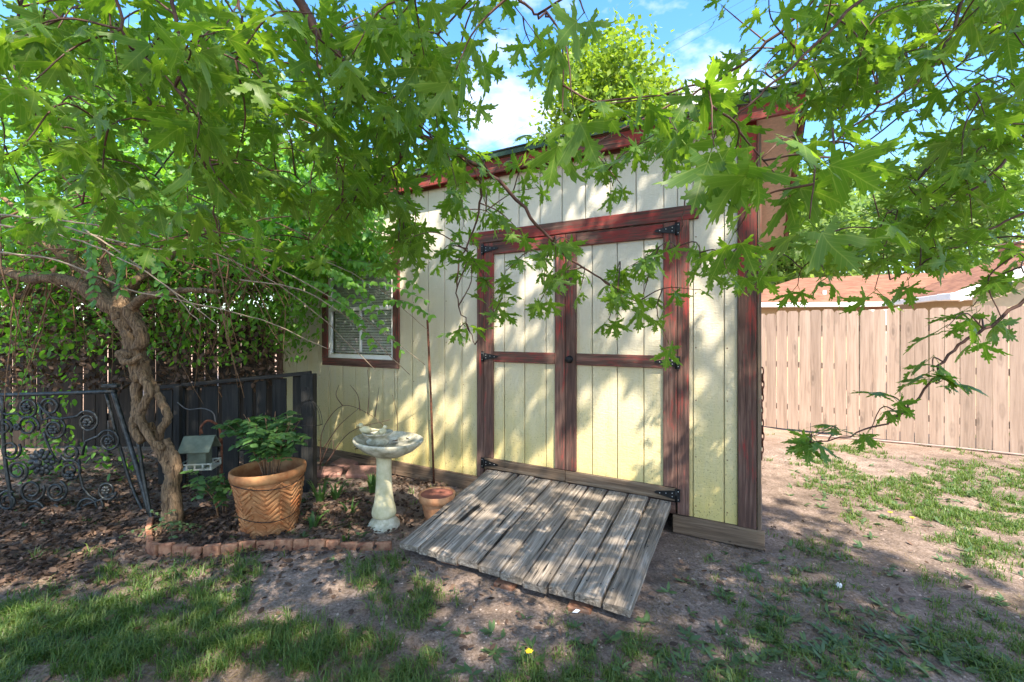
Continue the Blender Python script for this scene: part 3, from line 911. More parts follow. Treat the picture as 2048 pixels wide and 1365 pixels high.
B.append(branch([(590, -20, 1.35), (640, 70, 1.4), (700, 140, 1.45), (765, 232, 1.55), (880, 292, 1.65), (985, 350, 1.75), (1075, 450, 1.8), (1130, 510, 1.85), (1200, 560, 1.9), (1275, 605, 1.95)], .030, .003, [(2.6, -.6, 5.0), (.8, .5, 3.6), (-.3, 1.05, 2.85)]))
B.append(branch([(1650, -20, 1.5), (1540, 80, 1.6), (1430, 165, 1.7), (1260, 250, 1.8), (1110, 335, 1.9)], .014, .003, [(3.4, -.6, 4.4), (2.1, .7, 3.2)]))
B.append(branch([(1740, -20, 1.3), (1640, 80, 1.35), (1530, 180, 1.4), (1470, 235, 1.45), (1410, 270, 1.5)], .010, .003, [(3.4, -.6, 4.4), (2.0, .5, 3.1)]))
B.append(branch([(1935, -20, 1.4), (1860, 140, 1.45), (1760, 215, 1.5), (1690, 265, 1.5), (1630, 328, 1.5)], .011, .003, [(3.4, -.6, 4.4), (2.3, .6, 3.2)]))
B.append(branch([(2080, 245, 1.7), (1960, 370, 1.75), (1880, 430, 1.8), (1750, 475, 1.85), (1650, 510, 1.9)], .012, .003, [(3.6, -.4, 3.6), (2.6, .9, 2.7)]))
B.append(branch([(2090, 565, 1.5), (1980, 650, 1.55), (1905, 700, 1.6), (1860, 770, 1.62), (1800, 830, 1.65), (1715, 868, 1.7), (1620, 885, 1.75)], .011, .003, [(3.8, -.4, 3.0), (2.4, 1.0, 2.0)]))
B.append(branch([(-30, 150, 1.3), (40, 205, 1.35), (85, 245, 1.4), (105, 310, 1.45), (165, 408, 1.5)], .011, .003, [(-1.2, -.5, 3.6), (-1.9, .6, 2.6)]))
B.append(branch([(85, 245, 1.4), (170, 262, 1.45)], .006, .003))
B.append(branch([(225, -20, 1.1), (260, 90, 1.15), (310, 130, 1.2)], .008, .003, [(-.9, .2, 2.9)]))
B.append(branch([(345, -20, 1.2), (358, 120, 1.25), (378, 235, 1.3), (415, 360, 1.4), (440, 490, 1.5)], .009, .003, [(-.8, .5, 2.9)]))
B.append(branch([(470, -20, 1.3), (500, 80, 1.35), (525, 170, 1.4)], .008, .003, [(-.6, .7, 2.9)]))
B.append(branch([(560, 20, 1.4), (630, 110, 1.5), (700, 215, 1.6)], .007, .003, [(-.5, .8, 2.9)]))
B.append(branch([(640, 130, 1.6), (632, 250, 1.7), (622, 370, 1.8), (618, 500, 1.9)], .006, .0025))
B.append(branch([(962, 345, 1.75), (955, 440, 1.8), (912, 560, 1.85), (930, 640, 1.9), (950, 690, 1.9)], .006, .0025))
B.append(branch([(1415, 205, 1.7), (1382, 330, 1.75), (1368, 420, 1.8), (1352, 510, 1.85)], .006, .0025))
B.append(branch([(48, -20, 1.4), (35, 70, 1.4), (30, 130, 1.4), (110, 240, 1.4)], .007, .003, [(-1.4, .4, 2.9)]))
B.append(branch([(820, 285, 1.65), (790, 330, 1.7), (740, 375, 1.7), (690, 380, 1.7)], .006, .0025))
B.append(branch([(780, 300, 1.7), (800, 420, 1.8), (795, 520, 1.9)], .005, .0025))
B.append(branch([(1020, -20, 1.0), (1060, 20, 1.05), (1100, 34, 1.1)], .006, .003, [(.2, .3, 2.8)]))
B.append(branch([(930, -30, 1.6), (860, 60, 1.7), (780, 100, 1.75), (700, 90, 1.8)], .007, .003, [(.2, .6, 3.3)]))
B.append(branch([(2080, -10, 1.7), (1960, 90, 1.75), (1850, 190, 1.8), (1720, 290, 1.85), (1640, 330, 1.9)], .01, .003, [(3.2, .2, 3.8)]))
B.append(branch([(2090, 400, 1.6), (2000, 450, 1.65), (1900, 500, 1.7), (1780, 560, 1.75)], .009, .003, [(3.4, .2, 3.0)]))
B.append(branch([(150, -30, 1.6), (120, 60, 1.6), (160, 150, 1.65), (230, 200, 1.7), (300, 290, 1.8)], .007, .003, [(-1.6, .8, 3.0)]))

ITEMS = []      # (variant, A, base)
sk = np.array([tuple(p) for p in skel])
def grow(c, nl, size, droop, face, fine=True):
    """a twig from the nearest branch to c, with opposite pairs of leaves"""
    global sk
    c = Vector(c)
    d = np.linalg.norm(sk - np.array(c), axis=1)
    a = Vector(sk[int(np.argmin(d + .15 * np.random.default_rng(nl).random(len(d))))])
    v = c - a
    if v.length > .75: a = c - v.normalized() * .75 + rv(.03)
    elif v.length < .20 and fine: c = a + (v.normalized() if v.length > .01 else rv(1).normalized()) * random.uniform(.18, .26)
    mid = a.lerp(c, .5) + Vector((0, 0, .04)) + rv(.02)
    path = spline([a, mid, c], 4)
    sk = np.vstack([sk, [tuple(path[4]), tuple(path[6])]])
    td = (c - mid).normalized()
    for i in range(nl):
        u = 1 - (i // 2) * (1.0 / max(1, (nl + 1) // 2))
        q = path[min(8, max(0, int(u * 8)))]
        side = Vector((td.y, -td.x, 0)); side = side.normalized() if side.length > .01 else Vector((1, 0, 0))
        s_ = 1 if i % 2 else -1
        dr = td * (.9 if i < 2 else .35) + side * s_ * random.uniform(.5, 1.1) + Vector((0, 0, -droop * random.uniform(.5, 1.5))) + rv(.22)
        dr.normalize()
        sz = size * .84 * random.choice((.6, .8, .9, 1, 1.1, 1.2))
        nm = Vector((0, 0, 1)) + Vector((0, face, 0)) + rv(.38)
        base = q + dr * (.45 * sz * .8)
        ITEMS.append((random.randrange(4), *leaf_M(base, dr, nm, sz)))
    return path
twig_paths = []
# (cx, cy, rx, ry, clusters, near, far, leaves, size, droop, facing)
Z = [
 (90, 70, 140, 90, 10, .95, 1.5, 5, .105, .6, .5),
 (110, 220, 170, 70, 9, 1.05, 1.6, 5, .105, .5, .4),
 (260, 60, 120, 70, 8, 1.0, 1.6, 5, .105, .7, .5),
 (330, 130, 110, 60, 6, .85, 1.2, 4, .125, .7, .7),
 (330, 230, 130, 80, 9, 1.0, 1.6, 5, .105, .7, .5),
 (110, 330, 150, 60, 9, 1.15, 1.7, 5, .10, .4, .3),
 (330, 370, 160, 60, 10, 1.2, 1.8, 5, .10, .5, .3),
 (130, 420, 130, 30, 6, 1.3, 1.8, 5, .095, .3, .2),
 (430, 440, 110, 60, 8, 1.4, 1.9, 5, .095, .5, .3),
 (480, 70, 110, 90, 9, 1.1, 1.7, 5, .105, .7, .5),
 (520, 200, 110, 70, 7, 1.2, 1.8, 5, .10, .6, .4),
 (520, 330, 110, 80, 9, 1.3, 1.9, 5, .10, .6, .3),
 (600, 450, 110, 60, 9, 1.5, 2.1, 5, .095, .6, .4),
 (650, 60, 90, 70, 7, 1.1, 1.7, 5, .105, .7, .5),
 (680, 180, 100, 70, 9, 1.2, 1.9, 5, .10, .6, .4),
 (660, 300, 110, 70, 9, 1.4, 2.0, 5, .10, .6, .4),
 (790, 60, 90, 60, 7, 1.0, 1.7, 5, .105, .7, .5),
 (820, 170, 90, 70, 8, 1.2, 1.9, 5, .10, .6, .4),
 (790, 280, 90, 70, 8, 1.4, 1.9, 5, .10, .6, .4),
 (900, 70, 50, 60, 4, .95, 1.5, 4, .115, .8, .5),
 (900, 240, 40, 60, 4, 1.6, 2.1, 4, .095, .7, .4),
 (770, 400, 70, 50, 7, 1.6, 2.1, 5, .095, .8, .4),
 (820, 470, 50, 60, 4, 1.7, 2.1, 5, .095, .8, .4),
 (920, 340, 70, 40, 5, 1.6, 2.0, 5, .095, .6, .4),
 (970, 420, 60, 40, 4, 1.7, 2.1, 5, .09, .6, .4),
 (1040, 380, 70, 50, 6, 1.7, 2.1, 5, .095, .7, .5),
 (1060, 100, 45, 60, 3, 1.5, 1.8, 4, .10, .8, .5),
 (1150, 50, 40, 40, 2, .68, .78, 2, .12, 1.2, 1.0),
 (1125, 190, 40, 60, 4, .95, 1.3, 3, .12, 1.0, .7),
 (1290, 190, 70, 30, 3, 1.1, 1.5, 4, .115, .3, .4),
 (1340, 250, 80, 40, 5, 1.5, 1.9, 4, .10, .5, .4),
 (1170, 320, 80, 40, 6, 1.6, 2.0, 5, .10, .6, .4),
 (1260, 300, 90, 50, 6, 1.5, 1.9, 4, .10, .7, .5),
 (1430, 270, 70, 60, 5, 1.0, 1.4, 4, .115, .8, .6),
 (1480, 210, 60, 40, 4, 1.2, 1.6, 4, .11, .6, .4),
 (1440, 350, 40, 50, 2, 1.1, 1.3, 3, .115, .9, .6),
 (930, 520, 60, 60, 5, 1.8, 2.0, 5, .09, .6, .4),
 (930, 640, 50, 40, 4, 1.85, 2.0, 5, .09, .6, .4),
 (1090, 500, 60, 50, 6, 1.75, 2.0, 5, .09, .7, .5),
 (1180, 560, 70, 30, 5, 1.8, 2.0, 5, .09, .5, .4),
 (1270, 610, 70, 25, 5, 1.85, 2.0, 5, .09, .5, .4),
 (1350, 520, 80, 35, 5, 1.6, 1.9, 5, .095, .5, .4),
 (1460, 530, 70, 15, 2, 1.5, 1.7, 4, .10, .5, .4),
 (1470, 60, 50, 40, 2, 1.6, 1.9, 2, .09, .3, .4),
 (1570, 130, 70, 60, 6, 1.4, 1.8, 4, .105, .7, .4),
 (1650, 60, 80, 70, 7, 1.4, 2.0, 5, .10, .7, .4),
 (1660, 190, 70, 50, 6, 1.5, 2.0, 5, .10, .6, .3),
 (1560, 320, 50, 50, 3, .95, 1.15, 3, .125, .5, .7),
 (1560, 440, 50, 30, 2, .95, 1.15, 3, .125, .5, .7),
 (1680, 330, 70, 40, 4, 1.0, 1.4, 4, .12, .3, .4),
 (1770, 70, 80, 70, 8, 1.2, 1.8, 5, .105, .6, .4),
 (1800, 210, 90, 40, 6, 1.4, 1.9, 4, .105, .4, .3),
 (1900, 70, 90, 70, 9, 1.2, 1.8, 5, .105, .6, .4),
 (2010, 60, 70, 70, 7, 1.2, 1.8, 5, .105, .6, .4),
 (1980, 200, 90, 50, 6, 1.4, 1.9, 4, .105, .4, .3),
 (1990, 290, 90, 50, 8, 1.4, 1.9, 5, .105, .3, .2),
 (1860, 330, 90, 50, 8, 1.5, 2.0, 5, .10, .3, .2),
 (1960, 400, 90, 50, 8, 1.5, 2.0, 5, .10, .3, .2),
 (1800, 430, 90, 40, 8, 1.6, 2.0, 5, .10, .3, .2),
 (1690, 490, 90, 30, 7, 1.6, 2.0, 5, .10, .4, .2),
 (1570, 540, 60, 20, 4, 1.7, 2.0, 4, .10, .5, .3),
 (1840, 530, 110, 30, 8, 1.6, 2.0, 5, .10, .3, .2),
 (2000, 500, 80, 50, 6, 1.5, 1.9, 5, .10, .3, .2),
 (1990, 600, 60, 30, 4, 1.5, 1.7, 4, .10, .3, .2),
 (1920, 660, 60, 30, 4, 1.5, 1.7, 4, .10, .3, .1),
 (1840, 760, 70, 30, 3, 1.55, 1.7, 4, .105, .2, .1),
 (1780, 800, 50, 20, 2, 1.6, 1.75, 3, .10, .2, .1),
 (1740, 862, 50, 8, 2, 1.65, 1.8, 3, .10, .1, .0),
 (1630, 876, 40, 8, 3, 1.7, 1.8, 4, .10, .1, .0),
]
for (cx, cy, rx, ry, k, n0, n1, nl, sz, dp, fc) in Z:
    for _ in range(max(1, round(k * ((.55 if cx < 560 and cy > 250 else .85) if cx < 640 else 1.1 if cx < 930 and cy < 320 else 1.25 if cx < 930 else .55 if cx < 1500 and cy < 420 else .95 if cx > 1500 and cy < 420 else .62 if cx > 1500 else .75)))):
        a = random.uniform(0, 2 * math.pi); r_ = math.sqrt(random.random())
        c = P(cx + rx * r_ * math.cos(a), cy + ry * r_ * math.sin(a), max(.92, random.uniform(n0, n1)))
        twig_paths.append(grow(c, nl, sz, dp, fc, cy < 740))
me_n = 0
for path in twig_paths[:290]:
    m = MB(); m.tube(path, taper(.0032, .0014, len(path)), 5)
    mbuild(m, 'twig', M['twig'], MAP)
m = MB()
for path in twig_paths[290:]: m.tube(path, taper(.0032, .0014, len(path)), 4)
if m.v: mbuild(m, 'twig_spray', M['twig'], MAP, 'stuff')
big, rest = split_leaves(ITEMS, 300)
single_leaves('leaf', 'maple_leaf', MAPLE, big, M['maple'], MAP)
def join_at(name, tps, items, mat, parent):
    o = join_leaves(name, tps, items, mat, parent)
    if o: o.matrix_basis = parent.matrix_basis.inverted()
    return o
join_at('leaf_mass', MAPLE, rest, M['maple'], MAP)

# the crown above and behind the viewer: same tree, out of the frame, casting the dappled shade
HI = []; HIB = []
def shade_center():
    """a point whose shadow falls in the shaded yard, lifted along the sun's ray"""
    while True:
        tx = random.uniform(-5.6, 3.4); ty = random.uniform(.2, 5.6)
        # open sun to the right at the back and in the far corner
        if tx > 1.2 + max(0, 4.3 - ty) * .95: continue
        hh = random.uniform(4.6, 7.6)
        tz = random.uniform(0, 1.5) if ty > 2.5 else 0
        p = Vector((tx, ty, tz)) + to_sun * ((hh - tz) / to_sun.z)
        if (p.z - CH) / max(p.y, .01) < .80 and p.y > 0: continue
        q = p - to_sun * ((p.z - 2.6) / to_sun.z)
        if q.x < -1.3 and q.y > 3.3 and random.random() < (.9 if q.y > 4.3 else .4): continue
        if fbm(np.array(tx * 1.1 + 40), np.array((ty + tz * .7) * 1.1 + 7), 3) > (.45 if ty > 2.6 and tx > -1.5 else .52 if tx > -1.2 else .62): continue
        return p
NCL = 680
for _ in range(NCL):
    c = shade_center()
    for k in range(14):
        dr = Vector((random.uniform(-1, 1), random.uniform(-1, 1), random.uniform(-.7, .15)))
        HI.append((0, *leaf_M(c + Vector((random.gauss(0, .23), random.gauss(0, .23), random.gauss(0, .14))), dr, Vector((0, 0, 1)) + rv(.35), random.uniform(.11, .18))))
    HIB.append(c)
join_at('upper_leaf_mass', MAPLE_LOW, HI, M['maple'], MAP)
m = MB()
for c in HIB[:60]:
    a = Vector((3.0, -1.0, 6.4)).lerp(hub, random.random())
    m.tube(spline([a, a.lerp(c, .5) + Vector((0, 0, .5)), c], 4), taper(.03, .006, 9), 5)
mbuild(m, 'upper_limbs', M['treebark'], MAP, 'stuff')

# ------------------------------------------------------------------ background trees
def far_tree(name, label, base, trunk_pts, crown, mat, n_cl, per, leaf, sig, limbs=6):
    T = thing(name, label, 'tree', base)
    b = Vector(base)
    m = MB(); tp = spline([b] + [b + Vector(q) for q in trunk_pts], 5); m.tube(tp, taper(.28, .07, len(tp)), 9, bark=.05)
    mbuild(m, 'trunk', M['treebark'], T)
    items = []; lm = MB()
    for i in range(n_cl):
        while True:
            q = Vector((random.uniform(-1, 1), random.uniform(-1, 1), random.uniform(-1, 1)))
            if .25 < q.length < 1: break
        (ox, oy, oz), (rx, ry, rz_) = crown
        c = b + Vector((ox + q.x * rx, oy + q.y * ry, oz + q.z * rz_))
        if i < limbs * 3:
            a = tp[int(len(tp) * random.uniform(.45, .95)) - 1]
            lm.tube(spline([a, a.lerp(c, .5) + Vector((0, 0, .3)), c], 4), taper(.07, .015, 9), 5)
        for k in range(per):
            p = c + Vector((random.gauss(0, sig), random.gauss(0, sig), random.gauss(0, sig * .7)))
            items.append((random.randrange(2), *leaf_M(p, rv(1), Vector((0, 0, 1)) + rv(.6), leaf * random.uniform(.6, 1.3))))
    if lm.v: mbuild(lm, 'limbs', M['treebark'], T)
    o = join_leaves('crown', [(v_[0], v_[1], v_[2]) for v_ in QUADLEAF], items, mat, T, None)
    o.matrix_basis = T.matrix_basis.inverted()
    return T
qv = np.array([(0, 0, 0), (.32, .45, -.08), (0, 1, -.05), (-.32, .45, -.08), (0, .45, .04)], float)
QUADLEAF = [(qv, np.array([(0, 1, 4), (1, 2, 4), (2, 3, 4), (3, 0, 4)]), np.zeros(5)), (qv * (1.3, .8, -1), np.array([(0, 1, 4), (1, 2, 4), (2, 3, 4), (3, 0, 4)]), np.zeros(5))]
far_tree('broadleaf_tree', 'bright yellow green tree rising behind the shed roof', (3.3, 15, 0), [(.1, 0, 3), (.0, 0, 6), (.2, 0, 9)], ((.0, 0, 8.0), (2.0, 2.0, 3.6)), M['tree_yel'], 170, 110, .20, .40)
far_tree('broadleaf_tree', 'pale green tree behind the neighbour roof just right of the shed', (13.0, 22, 0), [(.2, 0, 3), (-.6, 0, 5.5), (-.2, 0, 8)], ((.2, 0, 6.2), (3.6, 3, 3.0)), M['tree_far'], 95, 110, .30, .55)
far_tree('broadleaf_tree', 'tall pale green tree with leaning dark limbs above the chimney', (21.5, 21, 0), [(-.4, 0, 3), (-1.2, 0, 5.5), (-2.2, 0, 8)], ((-.6, 0, 7.0), (4.2, 3, 3.6)), M['tree_far'], 100, 110, .30, .6, 8)
far_tree('broadleaf_tree', 'distant feathery tree between the two pale trees behind the house', (21.5, 31, 0), [(.2, 0, 3), (0, 0, 6), (.1, 0, 9)], ((0, 0, 7.5), (4.5, 3, 5.0)), M['tree_far'], 80, 80, .36, .65)
far_tree('broadleaf_tree', 'fresh green tree rising behind the vine at the left edge', (-7.2, 9.5, 0), [(.1, 0, 2), (.2, 0, 4), (.1, 0, 6)], ((.3, 0, 5.2), (3.2, 2.2, 3.2)), M['tree_mid'], 110, 70, .24, .45)
far_tree('broadleaf_tree', 'green tree behind the left end of the shed roof', (-3.6, 11.5, 0), [(.1, 0, 2), (.2, 0, 4), (.1, 0, 6)], ((0, 0, 4.4), (1.7, 1.6, 2.4)), M['tree_mid'], 50, 65, .24, .42)

# ------------------------------------------------------------------ back fence on the left
BF = thing('board_fence', 'old dark board fence behind the vine, daylight showing between its boards', 'fence', (-5.6, 5.75, 0))
x = -3.4
while x < 2.55:
    w = random.uniform(.135, .15); gap = random.choice((.004, .006, .018, .022))
    board('fence_board', (round(w, 2), .018, 1.75), (x + w / 2, random.uniform(-.004, .004), .9), M['backfence'], BF, .003, (0, random.uniform(-.006, .006), 0))
    x += w + gap
for z in (.4, 1.4): board('fence_rail', (6.0, .04, .09), (-.4, .035, z), M['backfence'], BF, .003)

# ------------------------------------------------------------------ twisted vine tree
vb = G(347, 1052)
VT = thing('vine_tree', 'old twisted vine trunk spreading into a leafy tangled canopy over the iron gate', 'vine', vb)
YV = vb.y
def vtube(pts, r0, r1, name='stem', mat='vinebark', n=10, bark=.10, seg=6, pw=1):
    path = spline([P(*a) for a in pts], seg)
    for i in range(1, len(path) - 1): path[i] = path[i] + rv(.0035)
    m = MB(); m.tube(path, taper(r0, r1, len(path), pw), n, bark=bark)
    mbuild(m, name, M[mat], VT)
    return path
Y0 = YV
vtube([(349, 1062, Y0), (345, 1020, Y0), (340, 985, Y0), (346, 945, Y0), (326, 900, Y0), (303, 868, Y0), (296, 850, Y0)], .072, .036, 'trunk', n=14, bark=.12)
vtube([(352, 1062, Y0 - .03), (352, 1010, Y0 - .03), (345, 970, Y0 - .03), (352, 930, Y0 - .02), (330, 880, Y0)], .048, .034, 'trunk', n=12, bark=.14)
vtube([(318, 900, Y0), (318, 868, Y0 - .02), (335, 834, Y0 - .04), (324, 805, Y0 - .03), (302, 765, Y0), (284, 735, Y0 + .02)], .029, .029)
vtube([(305, 880, Y0), (280, 835, Y0 - .05), (290, 805, Y0 - .06), (299, 785, Y0 - .06), (285, 750, Y0 - .04), (280, 720, Y0)], .029, .031)
vtube([(285, 885, Y0 - .04), (267, 855, Y0 - .04), (270, 830, Y0 - .02), (274, 800, Y0), (272, 770, Y0), (285, 745, Y0)], .030, .034)
vtube([(325, 900, Y0 - .05), (300, 875, Y0 - .07), (280, 842, Y0 - .08), (274, 820, Y0 - .05), (272, 795, Y0 - .02), (283, 760, Y0), (292, 720, Y0)], .026, .030)
vtube([(287, 760, Y0), (272, 710, Y0), (262, 670, Y0), (250, 640, Y0), (236, 615, Y0)], .064, .064, 'trunk', n=14, bark=.14)
vtube([(262, 715, Y0 - .06), (240, 705, Y0 - .07), (252, 725, Y0 - .10), (284, 712, Y0 - .10)], .035, .02)
vtube([(275, 700, Y0 - .04), (285, 680, Y0 - .05), (268, 640, Y0 - .04), (258, 615, Y0 - .02)], .04, .05)
vtube([(240, 625, Y0), (200, 600, Y0), (150, 568, Y0), (100, 556, Y0), (58, 558, Y0 + .1), (-20, 530, Y0 + .2)], .062, .028, 'branch')
vtube([(235, 615, Y0), (205, 585, Y0 + .1), (185, 560, Y0 + .1), (150, 530, Y0 + .2), (110, 500, Y0 + .2), (20, 480, Y0 + .3)], .05, .025, 'branch')
vtube([(258, 625, Y0), (280, 600, Y0 - .1), (320, 588, Y0 - .2), (370, 582, Y0 - .2), (440, 583, Y0 - .2)], .038, .016, 'branch')
vtube([(248, 615, Y0), (255, 580, Y0 + .1), (275, 560, Y0 + .1), (310, 540, Y0 + .2), (380, 470, Y0 + .4)], .045, .02, 'branch')
vtube([(240, 610, Y0), (235, 580, Y0 + .2), (220, 545, Y0 + .3), (200, 500, Y0 + .5), (190, 400, Y0 + .8)], .05, .02, 'branch')
vtube([(250, 610, Y0 + .05), (290, 540, Y0 + .5), (360, 460, Y0 + .9), (470, 380, Y0 + 1.2)], .04, .015, 'branch')
vtube([(235, 610, Y0 + .05), (150, 520, Y0 + .6), (60, 440, Y0 + .9), (-40, 360, Y0 + 1.2)], .04, .015, 'branch')
# long pale trailing stems
for pts in ([(0, 450, 3.0), (120, 470, 3.0), (250, 520, 3.0), (370, 600, 3.05), (440, 655, 3.1)],
            [(0, 505, 3.1), (110, 520, 3.1), (260, 580, 3.1), (400, 610, 3.15), (520, 640, 3.3), (660, 700, 3.5)],
            [(80, 440, 3.2), (200, 475, 3.2), (330, 500, 3.2), (480, 480, 3.3), (560, 470, 3.5)],
            [(170, 460, 3.2), (260, 520, 3.2), (340, 580, 3.2), (400, 650, 3.2)],
            [(0, 430, 3.0), (150, 445, 3.0), (300, 470, 3.1), (460, 520, 3.3), (600, 600, 3.7), (750, 740, 4.0)],
            [(420, 480, 3.4), (560, 540, 3.6), (700, 620, 3.9), (850, 730, 4.2)],
            [(480, 560, 3.5), (600, 580, 3.7), (700, 640, 3.9), (820, 750, 4.2)],
            [(520, 500, 3.6), (640, 520, 3.9), (760, 580, 4.1), (855, 660, 4.2)]):
    vtube(pts, .007, .003, 'trailing_stem', 'greytwig', 5, 0)
# tangle of dry stems under the canopy
for i in range(240):
    x0 = random.uniform(-40, 600); y0 = random.uniform(420, 560); Yd = random.uniform(3.3, 5.1)
    x1 = x0 + random.gauss(30, 90); y1 = y0 + random.uniform(60, 300)
    if i % 3 == 0: x1 = x0 + random.choice((-1, 1)) * random.uniform(120, 260); y1 = y0 + random.uniform(-40, 90)
    if x1 > 590 and y1 > 560: continue
    vtube([(x0, y0, Yd), ((x0 + x1) / 2 + random.gauss(0, 25), (y0 + y1) / 2 - random.uniform(0, 40), Yd + random.uniform(-.15, .15)), (x1, y1, Yd + random.uniform(-.2, .2))],
          random.uniform(.004, .010), .002, 'dry_stem', 'browntwig', 4, 0, 5)
VI = []
def vleaves(cx, cy, rx, ry, n, n0, n1, sz, dr=.5):
    for _ in range(n):
        a = random.uniform(0, 2 * math.pi); r_ = math.sqrt(random.random())
        b = P(cx + rx * r_ * math.cos(a), cy + ry * r_ * math.sin(a), random.uniform(n0, n1))
        d = Vector((random.uniform(-1, 1), random.uniform(-1, .5), -dr * random.uniform(.2, 1.8)))
        VI.append((random.randrange(3), *leaf_M(b, d, Vector((0, -.15, 1)) + rv(.5), sz * random.uniform(.6, 1.3))))
vleaves(120, 330, 260, 140, 1500, 3.6, 6.0, .085)
vleaves(400, 380, 260, 120, 1500, 3.8, 6.0, .08)
vleaves(250, 450, 330, 60, 900, 3.2, 4.6, .075)
vleaves(560, 440, 160, 110, 1000, 4.1, 5.3, .075)
vleaves(250, 500, 350, 60, 700, 3.4, 5.2, .07)
vleaves(90, 620, 130, 110, 500, 4.0, 5.3, .07)
vleaves(420, 640, 190, 90, 1300, 4.2, 5.2, .06, .8)
vleaves(560, 560, 90, 110, 700, 4.2, 5.0, .06, .8)
vleaves(700, 500, 70, 50, 260, 4.0, 4.4, .06, .8)
vleaves(60, 760, 100, 90, 160, 3.9, 5.0, .06, .8)
vleaves(230, 690, 60, 60, 60, 3.9, 4.5, .06, .8)
vleaves(150, 420, 320, 130, 3000, 4.6, 5.6, .10)
vleaves(480, 470, 200, 120, 2200, 4.7, 5.6, .09)
vleaves(200, 590, 300, 110, 2200, 4.8, 5.65, .08)
vleaves(540, 430, 210, 120, 1500, 3.7, 4.7, .075, .9)
vleaves(650, 430, 120, 80, 500, 3.9, 4.5, .07, .9)
vleaves(450, 560, 190, 90, 700, 3.7, 4.6, .06, .9)
vleaves(250, 480, 380, 80, 2600, 5.0, 5.7, .10)
vleaves(60, 600, 200, 100, 1200, 4.9, 5.6, .09)
vleaves(140, 930, 160, 50, 220, 4.3, 5.4, .06)
vleaves(60, 880, 90, 70, 160, 4.3, 5.4, .06)
vleaves(640, 430, 130, 130, 1300, 4.1, 4.9, .075, .9)
vleaves(585, 600, 70, 120, 500, 4.4, 5.2, .06, .9)
vleaves(720, 520, 70, 40, 160, 4.1, 4.5, .06, .9)
vleaves(150, 560, 250, 50, 1500, 5.2, 5.7, .10)
vleaves(735, 500, 55, 50, 260, 4.0, 4.5, .065, .9)
vleaves(-250, 300, 220, 200, 700, 3.6, 6.0, .09)
# pinnate sprays hanging over the window: pairs of leaflets on thin stalks
for (x0, y0, x1, y1, Yd) in ((700, 560, 850, 600, 4.0), (690, 580, 800, 700, 4.0), (650, 540, 760, 620, 3.95), (720, 540, 840, 575, 4.05), (670, 590, 745, 690, 4.0), (760, 600, 860, 630, 4.1), (640, 600, 720, 640, 3.9), (690, 520, 790, 560, 4.0),
                              (180, 480, 190, 600, 3.1), (250, 500, 240, 580, 3.1), (300, 500, 330, 590, 3.1), (600, 560, 690, 600, 3.9), (660, 560, 740, 590, 3.95), (620, 540, 700, 560, 3.9)):
    path = spline([P(x0, y0, Yd), P((x0 + x1) / 2, (y0 + y1) / 2 - 12, Yd - .05), P(x1, y1, Yd)], 5)
    m = MB(); m.tube(path, .002, 4); mbuild(m, 'leaf_stalk', M['stemgreen'], VT)
    for i, q in enumerate(path[1:]):
        for s_ in (-1, 1):
            d = Vector((s_ * .5 + (x1 - x0) / 300, -.3, -.7 + .2 * s_)) + rv(.15)
            VI.append((random.randrange(3), *leaf_M(q, d, Vector((0, -.7, .6)) + rv(.3), random.uniform(.055, .08))))
big, rest = split_leaves(VI, 300)
single_leaves('leaf', 'vine_leaf', OVAL, big, M['vineleaf'], VT)
join_at('leaf_mass', OVAL, rest, M['vineleaf'], VT)
# dry brown leaves caught in the tangle
DI = []
for _ in range(3600):
    b = P(random.uniform(-30, 560), random.uniform(540, 780), random.uniform(4.2, 5.4))
    DI.append((random.randrange(3), *leaf_M(b, rv(1), rv(1), random.uniform(.04, .08))))
join_at('dry_leaf_mass', OVAL, DI, M['deadleaf'], VT)

# ------------------------------------------------------------------ wrought iron gate
YG = 3.72
IG = thing('iron_gate', 'dark wrought iron gate panel with scrolls and a flower boss leaning at the left edge', 'gate', P(120, 1010, YG))
def gt(pts, r, name='scroll', n=6, seg=5):
    m = MB(); m.tube(spline([P(*a) for a in pts], seg), r, n)
    return mbuild(m, name, M['iron'], IG)
def cpx(cx, cy): return (cx / 2.844, 700 + cy / 2.844)     # crop → photo
def scroll(cx, cy, r, a0, turns=1.35, tail=None, sgn=1):
    pts = []
    N = 26
    for k in range(N):
        u = k / (N - 1)
        a = a0 + sgn * 2 * math.pi * turns * u
        rr = r * (1 - .62 * u)
        x, y = cpx(cx + rr * math.cos(a), cy + rr * math.sin(a))
        pts.append((x, y, YG))
    if tail: pts = [(*cpx(*q), YG) for q in tail] + pts
    gt(pts, .0095, 'scroll', 6, 2)
gt([(-60, 792, YG), (100, 788, YG), (232, 783, YG)], .018, 'top_rail')
gt([(226, 783, YG), (250, 860, YG), (275, 940, YG - .04), (302, 1036, YG - .1)], .019, 'frame_bar')
gt([(212, 786, YG + .04), (236, 880, YG + .04), (268, 985, YG + .04), (290, 1030, YG)], .012, 'frame_bar')
gt([(276, 880, 3.5), (288, 960, 3.5), (308, 1062, 3.46)], .013, 'leaning_rod')
gt([(-60, 1022, YG), (15, 1020, YG)], .014, 'bottom_bar')
gt([(5, 790, YG), (8, 900, YG), (28, 1030, YG)], .014, 'frame_bar')
m = MB(); c_ = P(222, 772, YG); m.box(c_, (.13, .05, .03), .006); mbuild(m, 'latch_plate', M['iron'], IG)
